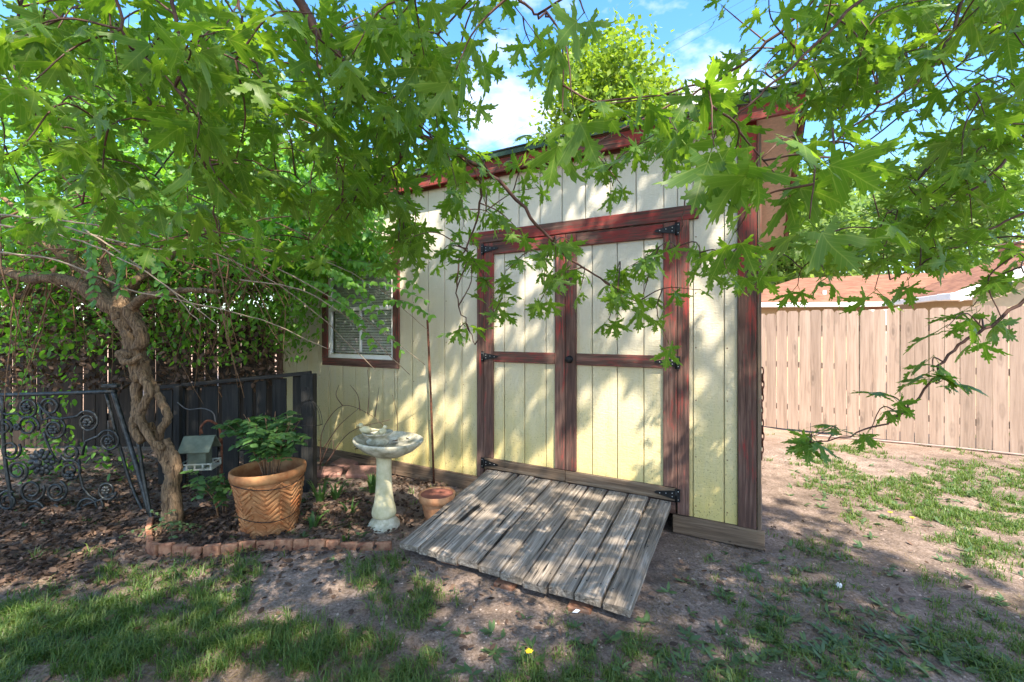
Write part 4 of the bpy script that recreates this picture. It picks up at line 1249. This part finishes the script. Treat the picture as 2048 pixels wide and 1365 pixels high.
for a in ((155, 330, 62, 2.6, 1.4, [(-60, 310), (40, 370)], -1), (285, 325, 52, 3.4, 1.4, None, 1), (310, 450, 68, -2.0, 1.5, [(230, 330), (240, 400)], 1), (500, 410, 66, -2.6, 1.5, [(215, 300), (300, 390), (390, 385)], 1),
          (620, 520, 66, 3.6, 1.5, [(470, 600), (490, 520)], 1), (160, 435, 62, .4, 1.4, None, -1), (60, 570, 60, -.6, 1.5, None, 1), (400, 585, 52, 2.8, 1.4, [(250, 470), (290, 580), (340, 640)], -1),
          (610, 800, 56, .2, 1.5, [(450, 620), (470, 780), (560, 860)], 1), (320, 805, 64, -1.2, 1.4, None, 1), (180, 800, 74, -.4, 1.4, None, 1), (505, 900, 84, -.6, 1.4, [(310, 880), (400, 930)], 1),
          (100, 690, 60, 1.2, 1.4, None, -1), (400, 690, 66, -2.2, 1.4, None, 1), (20, 440, 50, .6, 1.4, None, -1), (200, 920, 58, -1.8, 1.4, None, 1), (45, 860, 60, -1.0, 1.4, None, -1)):
    scroll(*a)
for (x, y, r) in ((150, 325, 26), (300, 455, 28), (495, 415, 28), (615, 522, 24), (600, 800, 26), (395, 715, 30), (95, 440, 22)):
    q = P(*cpx(x, y), YG - .02); s_ = r / 2.844 / F * YG
    m = MB()
    for k in range(6):
        a = k * math.pi / 3
        m.ball(q + Vector((math.cos(a) * s_ * .6, 0, math.sin(a) * s_ * .6)), (s_ * .42, .01, s_ * .42), Matrix.Rotation(-a, 3, 'Y'), 8, 5)
    m.ball(q + Vector((0, -.008, 0)), s_ * .3, None, 8, 5)
    mbuild(m, 'flower', M['iron'], IG)
q = P(*cpx(237, 640), YG - .03); m = MB()
for ring, (n_, rr, sz) in enumerate(((12, .085, .030), (9, .055, .026))):
    for k in range(n_):
        a = 2 * math.pi * k / n_ + ring * .2
        m.ball(q + Vector((math.cos(a) * rr, -.01 * ring, math.sin(a) * rr)), (sz, .014, sz * .7), Matrix.Rotation(-a, 3, 'Y'), 8, 5)
m.ball(q + Vector((0, -.03, 0)), (.032, .02, .032), None, 10, 6)
mbuild(m, 'boss', M['iron'], IG)

# ------------------------------------------------------------------ black picket panel
PN = thing('picket_panel', 'low black picket panel with a sloping top rail between the vine trunk and shed', 'fence', P(470, 960, 4.25))
def pb(x0, x1, yt, yb, Y, name='picket', mat='dark', th=.02):
    a, b = P(x0, yt, Y), P(x1, yb, Y)
    return board(name, (abs(b.x - a.x), th, a.z - b.z), Vector(((a.x + b.x) / 2, Y, (a.z + b.z) / 2)) - PN.location, M[mat], PN, .004)
for (x0, x1, yt) in ((317, 346, 780), (352, 372, 776), (378, 398, 775), (404, 436, 772), (445, 478, 768), (488, 506, 764), (513, 533, 762), (545, 573, 757), (586, 616, 752)):
    pb(x0, x1, yt, 968, 4.28)
a, b = P(310, 776, 4.25), P(622, 746, 4.25)
board('top_rail', ((b - a).length, .05, .035), (a + b) / 2 - PN.location, M['darkx'], PN, .005, (0, -math.atan2(b.z - a.z, b.x - a.x), 0))
a, b = P(315, 900, 4.31), P(620, 890, 4.31)
board('lower_rail', ((b - a).length, .035, .07), (a + b) / 2 - PN.location, M['darkx'], PN, .005, (0, -math.atan2(b.z - a.z, b.x - a.x), 0))
pb(606, 630, 748, 990, 4.20, 'post', 'dark', .09)
pb(350, 362, 772, 1000, 4.2, 'post', 'dark', .05)

# wire hanging basket on the panel's end
HB = thing('wire_basket', 'empty black wire hanging basket hooked on the right end of the black picket panel', 'basket', P(618, 845, 4.05))
m = MB()
for k in range(9):
    a = math.pi * k / 8
    for sg in (1,):
        pts = [Vector((math.cos(a) * .12 * math.sin(u), -math.sin(a) * .06 * math.sin(u), .22 * math.cos(u) - .02)) for u in np.linspace(.05, 1.6, 9)]
        m.tube(pts, .0022, 4)
m.build('rib', M['black'], HB)
m = MB(); m.tube([Vector((math.cos(a) * .12, -abs(math.sin(a)) * .06, -.02)) for a in np.linspace(0, math.pi, 14)], .003, 5); m.build('rim', M['black'], HB)
m = MB(); m.tube(spline([(0, 0, .2), (.01, 0, .28), (-.02, 0, .32), (-.05, .0, .28)], 5), .003, 5); m.build('hook', M['black'], HB)

# ------------------------------------------------------------------ bird feeder and its hook
YF = 3.72
FD = thing('bird_feeder', 'grey green house shaped bird feeder with a pale railed tray hanging by the trunk', 'bird feeder', P(400, 938, YF), rz=.18)
s = YF / F
m = MB(); m.box((0, 0, .012), (.25, .17, .012), .002); m.build('tray', M['feeder_w'], FD)
for y in (-.085, .085):
    board('tray_rail', (.25, .008, .012), (0, y, .058), M['feeder_w'], FD, .002)
    board('tray_rail', (.25, .008, .012), (0, y, .016), M['feeder_w'], FD, .002)
    for k in range(5): board('baluster', (.014, .009, .034), (-.118 + k * .059, y, .037), M['feeder_w'], FD, .002)
for x in (-.121, .121): board('tray_rail', (.008, .16, .012), (x, 0, .058), M['feeder_w'], FD, .002)
m = MB(); m.box((0, 0, .10), (.135, .11, .16), .003); m.build('house_body', M['feeder'], FD)
for sg in (-1, 1):
    board('roof_panel', (.235, .155, .010), (0, sg * .058, .215), M['feeder'], FD, .002, (sg * R(-48), 0, 0))
m = MB(); m.tube(spline([(0, 0, .27), (0, 0, .33), (.02, 0, .36)], 5), .003, 5); m.build('hanger', M['rust'], FD)
SHK = thing('shepherd_hook', 'rusty curved garden hook pole standing behind the bird feeder', 'hook', P(443, 1010, 3.85))
m = MB(); m.tube(spline([P(443, 1010, 3.85), P(443, 930, 3.85), P(442, 880, 3.85), P(434, 850, 3.82), P(415, 842, 3.78), P(402, 855, 3.74), P(404, 868, 3.73)], 6), .010, 7)
mbuild(m, 'pole', M['rust'], SHK)
m = MB(); m.ball(P(440, 882, 3.84), .022, None, 8, 6); mbuild(m, 'finial', M['rust'], SHK)
m = MB(); m.tube(spline([P(355, 805, 3.9), P(372, 818, 3.9), P(410, 818, 3.9), P(425, 825, 3.9), P(432, 850, 3.9)], 5), .005, 5)
tag(m.build('wire_hook', M['wire']), 'bent grey wire hook on the black picket panel above the feeder', 'hook')

# ------------------------------------------------------------------ big planter
pb_ = G(535, 1072)
PT = thing('terracotta_planter', 'large terracotta planter with a woven herringbone relief, tilted beside the trunk', 'planter', (pb_.x - .03, pb_.y + .1, -.02), rot=(0, R(-1.8), 0))
Hh = .50
def rad(z): return .175 + .075 * (z / Hh)
m = MB(); m.lathe([(.001, 0), (.172, 0), (.175, .01)] + [(rad(z), z) for z in np.linspace(.03, Hh - .06, 8)] + [(rad(Hh) - .01, Hh - .06)], 40, jit=.002); m.build('pot_body', M['terra_old'], PT)
m = MB(); m.lathe([(.240, Hh - .07), (.256, Hh - .065), (.262, Hh - .03), (.258, Hh - .004), (.248, Hh), (.232, Hh - .008), (.222, Hh - .06), (.205, Hh - .14)], 40); m.build('rim', M['terra_old'], PT)
m = MB(); m.lathe([(.212, Hh - .11), (.12, Hh - .09), (.001, Hh - .085)], 24, jit=.01); m.build('potting_soil', M['soil'], PT)
m = MB()
nc = 16
for c in range(nc):
    for k in range(12):
        z = .03 + k * .036
        if z > Hh - .10: continue
        a = 2 * math.pi * (c + .5) / nc
        r_ = rad(z) + .002
        tilt = R(40) * (1 if c % 2 else -1)
        Mx = Matrix.Rotation(a - math.pi / 2, 3, 'Z') @ Matrix.Rotation(R(-10), 3, 'X') @ Matrix.Rotation(tilt, 3, 'Y')
        wL = 2 * math.pi * r_ / nc * 1.28
        if random.random() < .06: continue
        Mx = Mx @ Matrix.Rotation(random.uniform(-.12, .12), 3, 'Y')
        m.box(Vector((math.cos(a) * r_, math.sin(a) * r_, z + random.uniform(-.003, .003))), (wL * random.uniform(.85, 1.05), .014 * random.uniform(.6, 1.1), .020 * random.uniform(.8, 1.1)), .006, Mx)
m.build('woven_relief', M['terra_old'], PT, kind='stuff')
m = MB()
for z in (.17, Hh - .09): m.tube([Vector((math.cos(a) * (rad(z) + .015), math.sin(a) * (rad(z) + .015), z + .02 * math.sin(a * 2))) for a in np.linspace(0, 2 * math.pi, 30)], .003, 4)
m.build('wire', M['black'], PT, kind='stuff')

def pinnate_shrub(name, label, base, n_st, hgt, spread, lsz, mat, lean=(0, 0), maxs=300, pairs=6, stalks=5):
    T = thing(name, label, 'shrub', base)
    b = Vector(base); items = []
    for i in range(n_st):
        a = random.uniform(0, 2 * math.pi); s_ = spread * math.sqrt(random.random())
        top = b + Vector((math.cos(a) * s_ + lean[0], math.sin(a) * s_ + lean[1], hgt * random.uniform(.6, 1.05)))
        st = spline([b + Vector((math.cos(a) * .04, math.sin(a) * .04, 0)), b.lerp(top, .55) + Vector((0, 0, .05)), top], 5)
        m = MB(); m.tube(st, taper(.005, .002, len(st)), 5); mbuild(m, 'stem', M['browntwig'], T)
        for j in range(stalks):
            q = st[random.randrange(4, len(st))]
            d = Vector((random.uniform(-1, 1), random.uniform(-1, 1), random.uniform(-.1, .5))).normalized()
            ln = random.uniform(.10, .20)
            tip = q + d * ln + Vector((0, 0, -.04))
            lp = spline([q, q.lerp(tip, .5) + Vector((0, 0, .02)), tip], 4)
            m = MB(); m.tube(lp, .0013, 3); mbuild(m, 'leaf_stalk', M['stemgreen'], T)
            for k in range(1, pairs + 1):
                qq = lp[min(8, int(k / pairs * 8))]
                sd = d.cross(Vector((0, 0, 1))).normalized()
                for sg in (-1, 1):
                    items.append((random.randrange(2), *leaf_M(qq, sd * sg + d * .6 + Vector((0, 0, -.25)) + rv(.15), Vector((0, -.3, 1)) + rv(.3), lsz * random.uniform(.7, 1.2))))
    big, rest = split_leaves(items, maxs)
    single_leaves('leaflet', 'leaflet_' + mat, OVAL, big, M[mat], T)
    join_at('leaf_mass', OVAL, rest, M[mat], T)
    return T
pinnate_shrub('potted_shrub', 'feathery green shrub growing out of the large terracotta planter', (pb_.x - .02, pb_.y + .1, .38), 16, .48, .30, .062, 'shrubleaf')
sb = G(425, 1040)
pinnate_shrub('sapling', 'small green sapling with paired leaflets left of the terracotta planter', (sb.x + .1, sb.y, 0), 5, .42, .18, .055, 'shrubleaf', (-.04, 0), 120, 5, 4)
sb = G(335, 1075)
pinnate_shrub('seedling', 'little bright green seedling at the foot of the twisted trunk', (sb.x, sb.y, 0), 4, .10, .10, .035, 'weed', (0, 0), 60, 3, 3)

# ------------------------------------------------------------------ bird bath
bb = G(768, 1056)
BB = thing('bird_bath', 'cream concrete bird bath on a flared pedestal in front of the shed', 'bird bath', (bb.x, bb.y, 0))
m = MB(); m.lathe([(.001, 0), (.112, 0), (.120, .012), (.118, .035), (.098, .065), (.076, .085), (.07, .092)], 36); m.build('foot', M['concrete_dk'], BB)
m = MB(); m.lathe([(.072, .088), (.088, .10), (.092, .12), (.088, .15), (.074, .20), (.065, .27), (.059, .36), (.056, .46), (.056, .53), (.066, .555)], 36); m.build('pedestal', M['concrete'], BB)
m = MB(); Mb = Matrix.Rotation(R(3), 3, 'Y')
m.lathe([(.05, .545), (.11, .56), (.19, .60), (.243, .645), (.262, .672), (.260, .684), (.250, .684), (.232, .665), (.17, .632), (.08, .615), (.001, .612)], 48, M=Mb); m.build('bowl', M['concrete_dk'], BB)
BO = thing('bird_ornament', 'small stone ornament of birds perched on a shell dish inside the bird bath', 'ornament', (bb.x - .045, bb.y - .01, .612))
m = MB(); m.lathe([(.05, 0), (.06, .015), (.08, .04), (.085, .06), (.06, .075), (.07, .09), (.11, .115), (.115, .125), (.10, .12), (.05, .10), (.001, .095)], 28, jit=.012); m.build('dish', M['concrete_dk'], BO)
def bird(x, y, z, a, sc=1.0):
    Mx = Matrix.Rotation(a, 3, 'Z') @ Matrix.Rotation(R(-12), 3, 'Y')
    m = MB(); c = Vector((x, y, z))
    m.ball(c, (.048 * sc, .028 * sc, .028 * sc), Mx, 12, 8)
    m.ball(c + Mx @ Vector((.042, 0, .026)) * sc, .019 * sc, None, 10, 7)
    m.tube([c + Mx @ Vector((.055, 0, .027)) * sc, c + Mx @ Vector((.078, 0, .022)) * sc], [.007 * sc, .001], 6)
    m.tube([c + Mx @ Vector((-.03, 0, .004)) * sc, c + Mx @ Vector((-.10, 0, .012)) * sc], [.017 * sc, .006], 6)
    m.build('bird', M['concrete'], BO)
bird(-.085, -.02, .145, R(195)); bird(.05, -.06, .14, R(60), .8)
m = MB(); m.lathe([(.001, 0), (.03, .004), (.05, .014), (.054, .022), (.03, .018), (.001, .014)], 16, (-.02, -.12, .015)); m.build('shell', M['concrete_dk'], BO)
LB = []
for _ in range(26):
    a = random.uniform(0, 6.28); r_ = random.uniform(.08, .22)
    LB.append((0, *leaf_M((bb.x + math.cos(a) * r_, bb.y + math.sin(a) * r_, .622 + .25 * max(0, r_ - .12)), (math.cos(a * 3), math.sin(a * 3), 0), Vector((0, 0, 1)) + rv(.2), random.uniform(.03, .06))))
o = join_leaves('dead_leaves', OVAL, LB, M['deadleaf'], None)

# ------------------------------------------------------------------ small pot, stake, flagstones
sp = G(872, 1040)
SP = thing('plant_pot', 'small round terracotta pot partly hidden by the ramp edge', 'pot', (sp.x, sp.y + .05, 0))
m = MB(); m.lathe([(.001, 0), (.092, 0), (.10, .01), (.128, .155), (.128, .16)], 32); m.build('pot_body', M['terra'], SP)
m = MB(); m.lathe([(.130, .135), (.142, .14), (.148, .195), (.144, .20), (.134, .196), (.130, .18)], 32); m.build('rim', M['terra'], SP)
m = MB(); m.lathe([(.132, .188), (.07, .19), (.001, .191)], 24); m.build('potting_soil', M['terra_in'], SP)
m = MB(); m.tube([P(868, 968, 4.33), P(862, 800, 4.33), P(855, 640, 4.34)], .011, 7)
tag(m.build('metal_stake', M['rust']), 'tall thin rusty stake stuck upright in front of the shed wall', 'stake')
for (px, py, w, d, a, lab) in ((655, 952, .30, .20, .2, 'flat red flagstone nearest the black picket panel post'), (690, 936, .26, .18, -.3, 'red stone slab leaning behind another flagstone by the shed wall'), (725, 952, .30, .2, .1, 'greyish red slab lying behind the bird bath pedestal')):
    p = G(px, py)
    m = MB(); m.box((0, 0, 0), (w, d, .05), .012, Matrix.Rotation(random.uniform(-.1, .1), 3, 'X'))
    o = m.build('flagstone', M['stone'], None, (p.x, p.y, .04)); o.rotation_euler = (R(8), R(4), a)
    tag(o, lab, 'stone', 'flagstones by the shed wall')

# ------------------------------------------------------------------ brick edging
BE = thing('brick_edging', 'curved row of old red bricks set on edge around the leaf covered bed', 'edging', G(540, 1110))
edge_px = [(297, 1048), (293, 1070), (292, 1092), (300, 1112), (350, 1116), (395, 1119), (445, 1115), (490, 1108), (540, 1105), (600, 1104), (655, 1105), (700, 1104), (745, 1104), (786, 1103)]
ep = spline([G(*q) for q in edge_px], 12)
cum = [0]
for i in range(1, len(ep)): cum.append(cum[-1] + (ep[i] - ep[i - 1]).length)
def at_len(s_):
    for i in range(1, len(cum)):
        if cum[i] >= s_:
            u = (s_ - cum[i - 1]) / max(1e-6, cum[i] - cum[i - 1]); return ep[i - 1].lerp(ep[i], u), (ep[i] - ep[i - 1]).normalized()
    return ep[-1], (ep[-1] - ep[-2]).normalized()
s_ = .05; i = 0
while s_ < cum[-1] - .04:
    bl = random.uniform(.095, .125)
    p, d = at_len(s_ + bl / 2)
    low = s_ > cum[-1] - .46
    hgt = .055 if low else random.uniform(.070, .084)
    m = MB(); m.box((0, 0, 0), (bl - .004, .036, hgt + .04), .006)
    # worn, uneven arrises
    m.v = [(a + random.uniform(-.003, .003), b + random.uniform(-.003, .003), c + random.uniform(-.004, .004)) for a, b, c in m.v]
    o = m.build('brick', M['brick'], BE, Vector((p.x, p.y + .02, hgt / 2 - .02)) - Vector((BE.location.x, BE.location.y, 0)))
    o.location.z -= BE.location.z
    o.rotation_euler = (random.uniform(-.06, .06) - .1, random.uniform(-.04, .04), math.atan2(d.y, d.x) + random.uniform(-.05, .05))
    s_ += bl; i += 1

# ------------------------------------------------------------------ bed plants with strap leaves
def strap_plant(px, py, n, ln, label):
    p = G(px, py)
    T = thing('iris_plant', label, 'plant', (p.x, p.y, 0), group='strap leaved plants in the bed')
    for i in range(n):
        a = random.uniform(0, 6.28); L = ln * random.uniform(.6, 1.1); w = random.uniform(.010, .018)
        out = Vector((math.cos(a), math.sin(a), 0)); up = Vector((0, 0, 1))
        lean = random.uniform(.15, .9); vs = []; fs = []
        side = Vector((-out.y, out.x, 0))
        for k in range(6):
            u = k / 5
            c = out * (L * lean * u ** 1.6 * .8) + up * (L * (u - .45 * lean * u ** 3)) + out * .02
            ww_ = w * (1 - u ** 2.2) + .001
            vs += [c + side * ww_, c - side * ww_]
        for k in range(5): fs.append((2 * k, 2 * k + 1, 2 * k + 3, 2 * k + 2))
        m = MB(); m.add(vs, fs, True); m.build('leaf', M['shrubleaf'], T)
for a in ((640, 1010, 14, .26, 'strap leaved green plant just right of the terracotta planter'), (672, 1000, 10, .22, 'strap leaved plant between the planter and the bird bath'), (745, 985, 12, .24, 'upright strap leaved plant right behind the bird bath pedestal'),
          (700, 1030, 8, .16, 'short strap leaved plant left of the bird bath foot'), (625, 1060, 10, .16, 'bright strap leaved tuft just behind the brick edging'), (690, 1085, 3, .18, 'single broad green leaf tuft at the brick edging corner')):
    strap_plant(*a)

# bare twiggy dead shrub against the shed wall
DS = thing('dead_shrub', 'bare arching twigs of a dead shrub against the shed wall behind the bird bath', 'shrub', G(640, 960))
for pts in ([(640, 940, 4.4), (650, 850, 4.4), (685, 812, 4.4), (740, 830, 4.4), (778, 862, 4.4)], [(645, 900, 4.4), (680, 850, 4.45), (720, 815, 4.45)], [(685, 812, 4.4), (672, 790, 4.4), (678, 770, 4.4)],
            [(720, 822, 4.4), (715, 790, 4.42), (700, 770, 4.45)], [(735, 828, 4.4), (738, 790, 4.4), (735, 740, 4.4)], [(750, 834, 4.4), (758, 775, 4.4)], [(790, 900, 4.45), (795, 840, 4.45), (785, 790, 4.45)],
            [(640, 930, 4.35), (665, 880, 4.35), (668, 915, 4.35)], [(650, 930, 4.4), (700, 865, 4.45), (780, 840, 4.45)]):
    path = spline([P(*a) for a in pts], 5); m = MB(); m.tube(path, taper(.005, .002, len(path)), 5); mbuild(m, 'twig', M['twig'], DS)

# ------------------------------------------------------------------ grass, weeds, leaf litter
def px_of(x, y):
    return 1024 + x / y * F, HZ + CH / y * F
ramp_in = lambda x, y: ((lambda lx, ly: (lx > -2.25) & (lx < -.5) & (ly > -1.30))(((x - 1.7) * .873 - (y - 3.1) * .487), ((x - 1.7) * .487 + (y - 3.1) * .873)))
def behind_wall(x, y): return ((x - 1.7) * .487 + (y - 3.1) * .873 > -.03) & ((x - 1.7) * .873 - (y - 3.1) * .487 < .03)
def blobs(px, py, L):
    d = np.zeros_like(px)
    for cx, cy, rx, ry, a in L: d = np.maximum(d, a * np.exp(-(((px - cx) / rx) ** 2 + ((py - cy) / ry) ** 2)))
    return d
def blade_mesh(name, pos, h, w, lean, mat, mid=.55):
    n = len(pos); a = rng.uniform(0, 2 * np.pi, n)
    z0 = gh(pos[:, 0], pos[:, 1]) - .004
    b = np.column_stack([pos, z0])
    side = np.column_stack([np.cos(a), np.sin(a), np.zeros(n)]); fw = np.column_stack([-np.sin(a), np.cos(a), np.zeros(n)])
    up = np.array([0, 0, 1.0])
    v0 = b - side * w[:, None] / 2; v1 = b + side * w[:, None] / 2
    c = b + up * (h * mid)[:, None] + fw * (h * lean * .35)[:, None]
    v2 = c + side * w[:, None] * .38; v3 = c - side * w[:, None] * .38
    v4 = b + up * (h * (1 - .4 * lean))[:, None] + fw * (h * lean)[:, None]
    V = np.stack([v0, v1, v2, v3, v4], 1).reshape(-1, 3); i = np.arange(n)[:, None] * 5
    r = np.repeat(np.clip(rng.random(n), 0, .999), 5)
    return link(name, npmesh(name, V, [i + np.array([[0, 1, 2, 3]]), i + np.array([[3, 2, 4]])], {'rnd': r, 'vein': np.zeros(5 * n)}), mat, kind='stuff')
N = 520000
yy = 1 / rng.uniform(1 / 7.2, 1 / 1.6, N); xx = rng.uniform(-1.25, 1.25, N) * yy
PX, PY = px_of(xx, yy)
dn = blobs(PX, PY, [(150, 1340, 420, 150, 1.0), (560, 1330, 330, 140, .9), (60, 1230, 260, 80, .6), (420, 1210, 300, 50, .5), (760, 1200, 160, 80, .35), (900, 1330, 160, 80, .45), (1050, 1360, 200, 60, .35),
                    (1900, 990, 200, 55, 3.4), (1720, 925, 140, 36, 2.8), (2010, 1010, 120, 80, 3.4), (1780, 1000, 140, 45, 2.4), (1950, 1060, 160, 40, .55), (1650, 1000, 90, 50, .35), (1750, 1320, 250, 60, .28), (1350, 1330, 260, 60, .2), (2000, 1330, 150, 70, .28), (1640, 1090, 70, 40, .35), (1850, 900, 60, 12, .5)])
nz = fbm(xx * 2.3 + 30, yy * 2.3 + 30, 4); nz2 = fbm(xx * 11, yy * 11, 2)
prob = np.clip((dn + .07) * np.clip((nz - .395) * 5.0, 0, 1.2) * np.clip((nz2 - .22) * 4, 0, 1), 0, 1)
keep = (rng.random(N) < prob * .16) & ~((PY < 1112) & (PX < 800))
cen = np.column_stack([xx, yy])[keep]
nb = 9
pos = (cen[:, None, :] + rng.normal(0, .016, (len(cen), nb, 2))).reshape(-1, 2)
th_ = np.repeat(rng.uniform(.6, 1.35, len(cen)), nb)
ok = ~ramp_in(pos[:, 0], pos[:, 1]) & ~behind_wall(pos[:, 0], pos[:, 1])
pos = pos[ok]; th_ = th_[ok]; n = len(pos)
h = rng.uniform(.022, .072, n) * th_ * (0.85 + .35 * (pos[:, 0] < -.3)); w = rng.uniform(.0025, .0055, n) * np.clip(pos[:, 1] / 2.2, 1, 1.8)
blade_mesh('grass', pos, h, w, rng.uniform(.2, 1.3, n), M['grass'])
# broad weeds: rosettes of flat leaves
WI = []
tries = 0
while tries < 5200:
    tries += 1
    y = 1 / random.uniform(1 / 5.2, 1 / 1.75); x = random.uniform(-1.2, 1.25) * y
    px, py = px_of(x, y)
    p_ = blobs(np.array([px]), np.array([py]), [(1600, 1250, 190, 110, .30), (1750, 1320, 220, 60, .5), (1450, 1330, 160, 50, .4), (1050, 1300, 160, 60, .30), (1200, 1290, 120, 50, .25), (1900, 1150, 150, 60, .25), (1700, 990, 110, 60, .5), (1950, 1010, 120, 60, .4), (1560, 1150, 80, 60, .3),
                                                    (640, 1040, 70, 60, 1.0), (700, 1030, 70, 60, 1.0), (460, 1060, 60, 25, .5), (120, 970, 160, 50, .5), (90, 1060, 40, 20, .3)])[0]
    if random.random() > p_ or ramp_in(x, y) or behind_wall(x, y): continue
    z = float(gh(x, y))
    for k in range(random.randint(3, 7)):
        a = random.uniform(0, 6.28)
        WI.append((random.randrange(2), *leaf_M((x, y, z + .004), (math.cos(a), math.sin(a), random.uniform(.1, .6)), Vector((0, 0, 1)) + rv(.25), random.uniform(.035, .075))))
join_leaves('ground_weeds', LANCE, WI, M['weed'], None)
# fallen leaves
LI = []
def litter(n, regs, smin, smax):
    k = 0; t_ = 0
    while k < n and t_ < n * 40:
        t_ += 1
        y = 1 / random.uniform(1 / 6, 1 / 1.75); x = random.uniform(-1.2, 1.2) * y
        px, py = px_of(x, y)
        p_ = blobs(np.array([px]), np.array([py]), regs)[0]
        if random.random() > p_ or ramp_in(x, y) or behind_wall(x, y): continue
        k += 1
        a = random.uniform(0, 6.28)
        LI.append((random.randrange(3), *leaf_M((x, y, float(gh(x, y)) + random.uniform(.004, .03)), (math.cos(a), math.sin(a), random.uniform(-.3, .5)), Vector((0, 0, 1)) + rv(.7), random.uniform(smin, smax))))
litter(8500, [(120, 1040, 260, 70, 1.0), (400, 1060, 170, 50, 1.0), (300, 980, 250, 60, .9), (60, 1120, 150, 40, .7), (680, 1030, 130, 60, .8), (820, 970, 110, 30, .7), (560, 1095, 200, 15, .6)], .02, .058)
litter(520, [(400, 1160, 450, 40, 1.0), (880, 1170, 110, 40, .8), (500, 1250, 500, 80, .25), (1100, 1270, 300, 60, .35), (1420, 1200, 80, 80, .7), (1600, 1150, 300, 150, .25)], .02, .055)
join_leaves('leaf_litter', OVAL, LI, M['deadleaf'], None)
# dry grass clippings and straw
N2 = 150000
yy = 1 / rng.uniform(1 / 5.5, 1 / 1.7, N2); xx = rng.uniform(-1.2, 1.25, N2) * yy
nz = fbm(xx * 1.7 + 80, yy * 1.7 + 10, 4)
keep = (rng.random(N2) < np.clip((nz - .42) * 3.0, 0, .6)) & ~ramp_in(xx, yy) & ~behind_wall(xx, yy)
pos = np.column_stack([xx, yy])[keep]; n = len(pos)
M['clod'] = leafmat('clay_clod', (.09, .062, .045), (.40, .31, .25), None, .0, (1, 1, 1), .95)
M['straw'] = leafmat('dry_straw', (.11, .075, .04), (.30, .22, .12), None, .2, (1, 1, 1), .8)
blade_mesh('dry_grass', pos, rng.uniform(.012, .05, n), rng.uniform(.0015, .004, n), rng.uniform(1.2, 2.2, n), M['straw'], .18)

# clods and small stones on the bare soil
N3 = 26000
yy = 1 / rng.uniform(1 / 6.0, 1 / 1.65, N3); xx = rng.uniform(-1.2, 1.25, N3) * yy
ok = ~ramp_in(xx, yy) & ~behind_wall(xx, yy); xx, yy = xx[ok], yy[ok]; n3 = len(xx)
base = np.array([(1, 0, 0), (.3, .9, 0), (-.8, .5, 0), (-.7, -.6, 0), (.4, -.9, 0), (.3, .1, .8), (-.3, -.1, .7)])
tri = np.array([(0, 1, 5), (1, 2, 5), (2, 6, 5), (2, 3, 6), (3, 4, 6), (4, 5, 6), (4, 0, 5)])
szs = rng.lognormal(-5.6, .5, n3); ang = rng.uniform(0, 6.28, n3)
bx_ = base[None] * rng.uniform(.6, 1.3, (n3, 7, 3)) * szs[:, None, None]
cx_ = bx_[..., 0] * np.cos(ang)[:, None] - bx_[..., 1] * np.sin(ang)[:, None]; cy_ = bx_[..., 0] * np.sin(ang)[:, None] + bx_[..., 1] * np.cos(ang)[:, None]
Vc = np.stack([cx_ + xx[:, None], cy_ + yy[:, None], bx_[..., 2] * .8 + gh(xx, yy)[:, None] - .001], -1).reshape(-1, 3)
link('clods', npmesh('clods', Vc, [(np.arange(n3)[:, None, None] * 7 + tri[None]).reshape(-1, 3)], {'rnd': np.repeat(rng.random(n3) * .999, 7)}), M['clod'], kind='stuff')

# dandelions
def dandelion(px, py, hh, yellow, label):
    p = G(px, py + 8); T = thing('dandelion', label, 'flower', (p.x, p.y, float(gh(p.x, p.y))))
    m = MB(); m.tube([(0, 0, 0), (.004, 0, hh * .6), (.0, -.003, hh)], .002, 5); m.build('stem', M['stemgreen'], T)
    m = MB()
    if yellow:
        for k in range(22):
            a = k * 2.4; e = .3 + .5 * (k / 22)
            m.ball(Vector((math.cos(a) * .012 * e * 1.3, math.sin(a) * .012 * e * 1.3, hh + .004)), (.009, .0025, .0018), Matrix.Rotation(a, 3, 'Z') @ Matrix.Rotation(R(-25), 3, 'Y'), 6, 4)
        m.build('flower_head', M['yellow'], T)
    else:
        for k in range(40):
            v_ = rv(1).normalized(); m.tube([Vector((0, 0, hh + .012)), Vector((0, 0, hh + .012)) + v_ * .015], [.0006, .0022], 4)
        m.build('seed_head', M['seed'], T)
dandelion(1058, 1320, .05, True, 'yellow dandelion flower in the grass below the ramp')
dandelion(1824, 1040, .05, True, 'yellow dandelion flower on the bare ground at right')
dandelion(1780, 1026, .04, True, 'small orange yellow dandelion in the grass patch right of the shed')
dandelion(1678, 1200, .085, False, 'white dandelion seed head on a thin stalk right of the ramp')
p = G(1153, 1230); m = MB()
m.add([(-.024, -.003, .010), (.004, -.010, .012), (.022, .004, .018), (.0, .009, .022), (.0, .0, .012)], [(0, 1, 4), (1, 2, 4), (2, 3, 4), (3, 0, 4)])
o = m.build('feather', M['white'], None, (p.x, p.y, float(gh(p.x, p.y)))); tag(o, 'small white feather lying on the dirt in front of the ramp', 'feather')
# overhead wires
for (x0, y0, x1, y1, lab) in ((1200, 165, 1340, 85, 'upper thin wire crossing in front of the yellow green tree'), (1180, 200, 1340, 108, 'lower thin wire crossing in front of the yellow green tree')):
    a, b = P(x0, y0, 13), P(x1, y1, 11); d = b - a
    m = MB(); m.tube([a - d * 4, a, b, b + d * 4], .003, 4)
    tag(m.build('utility_wire', M['wire']), lab, 'wire', 'overhead wires')
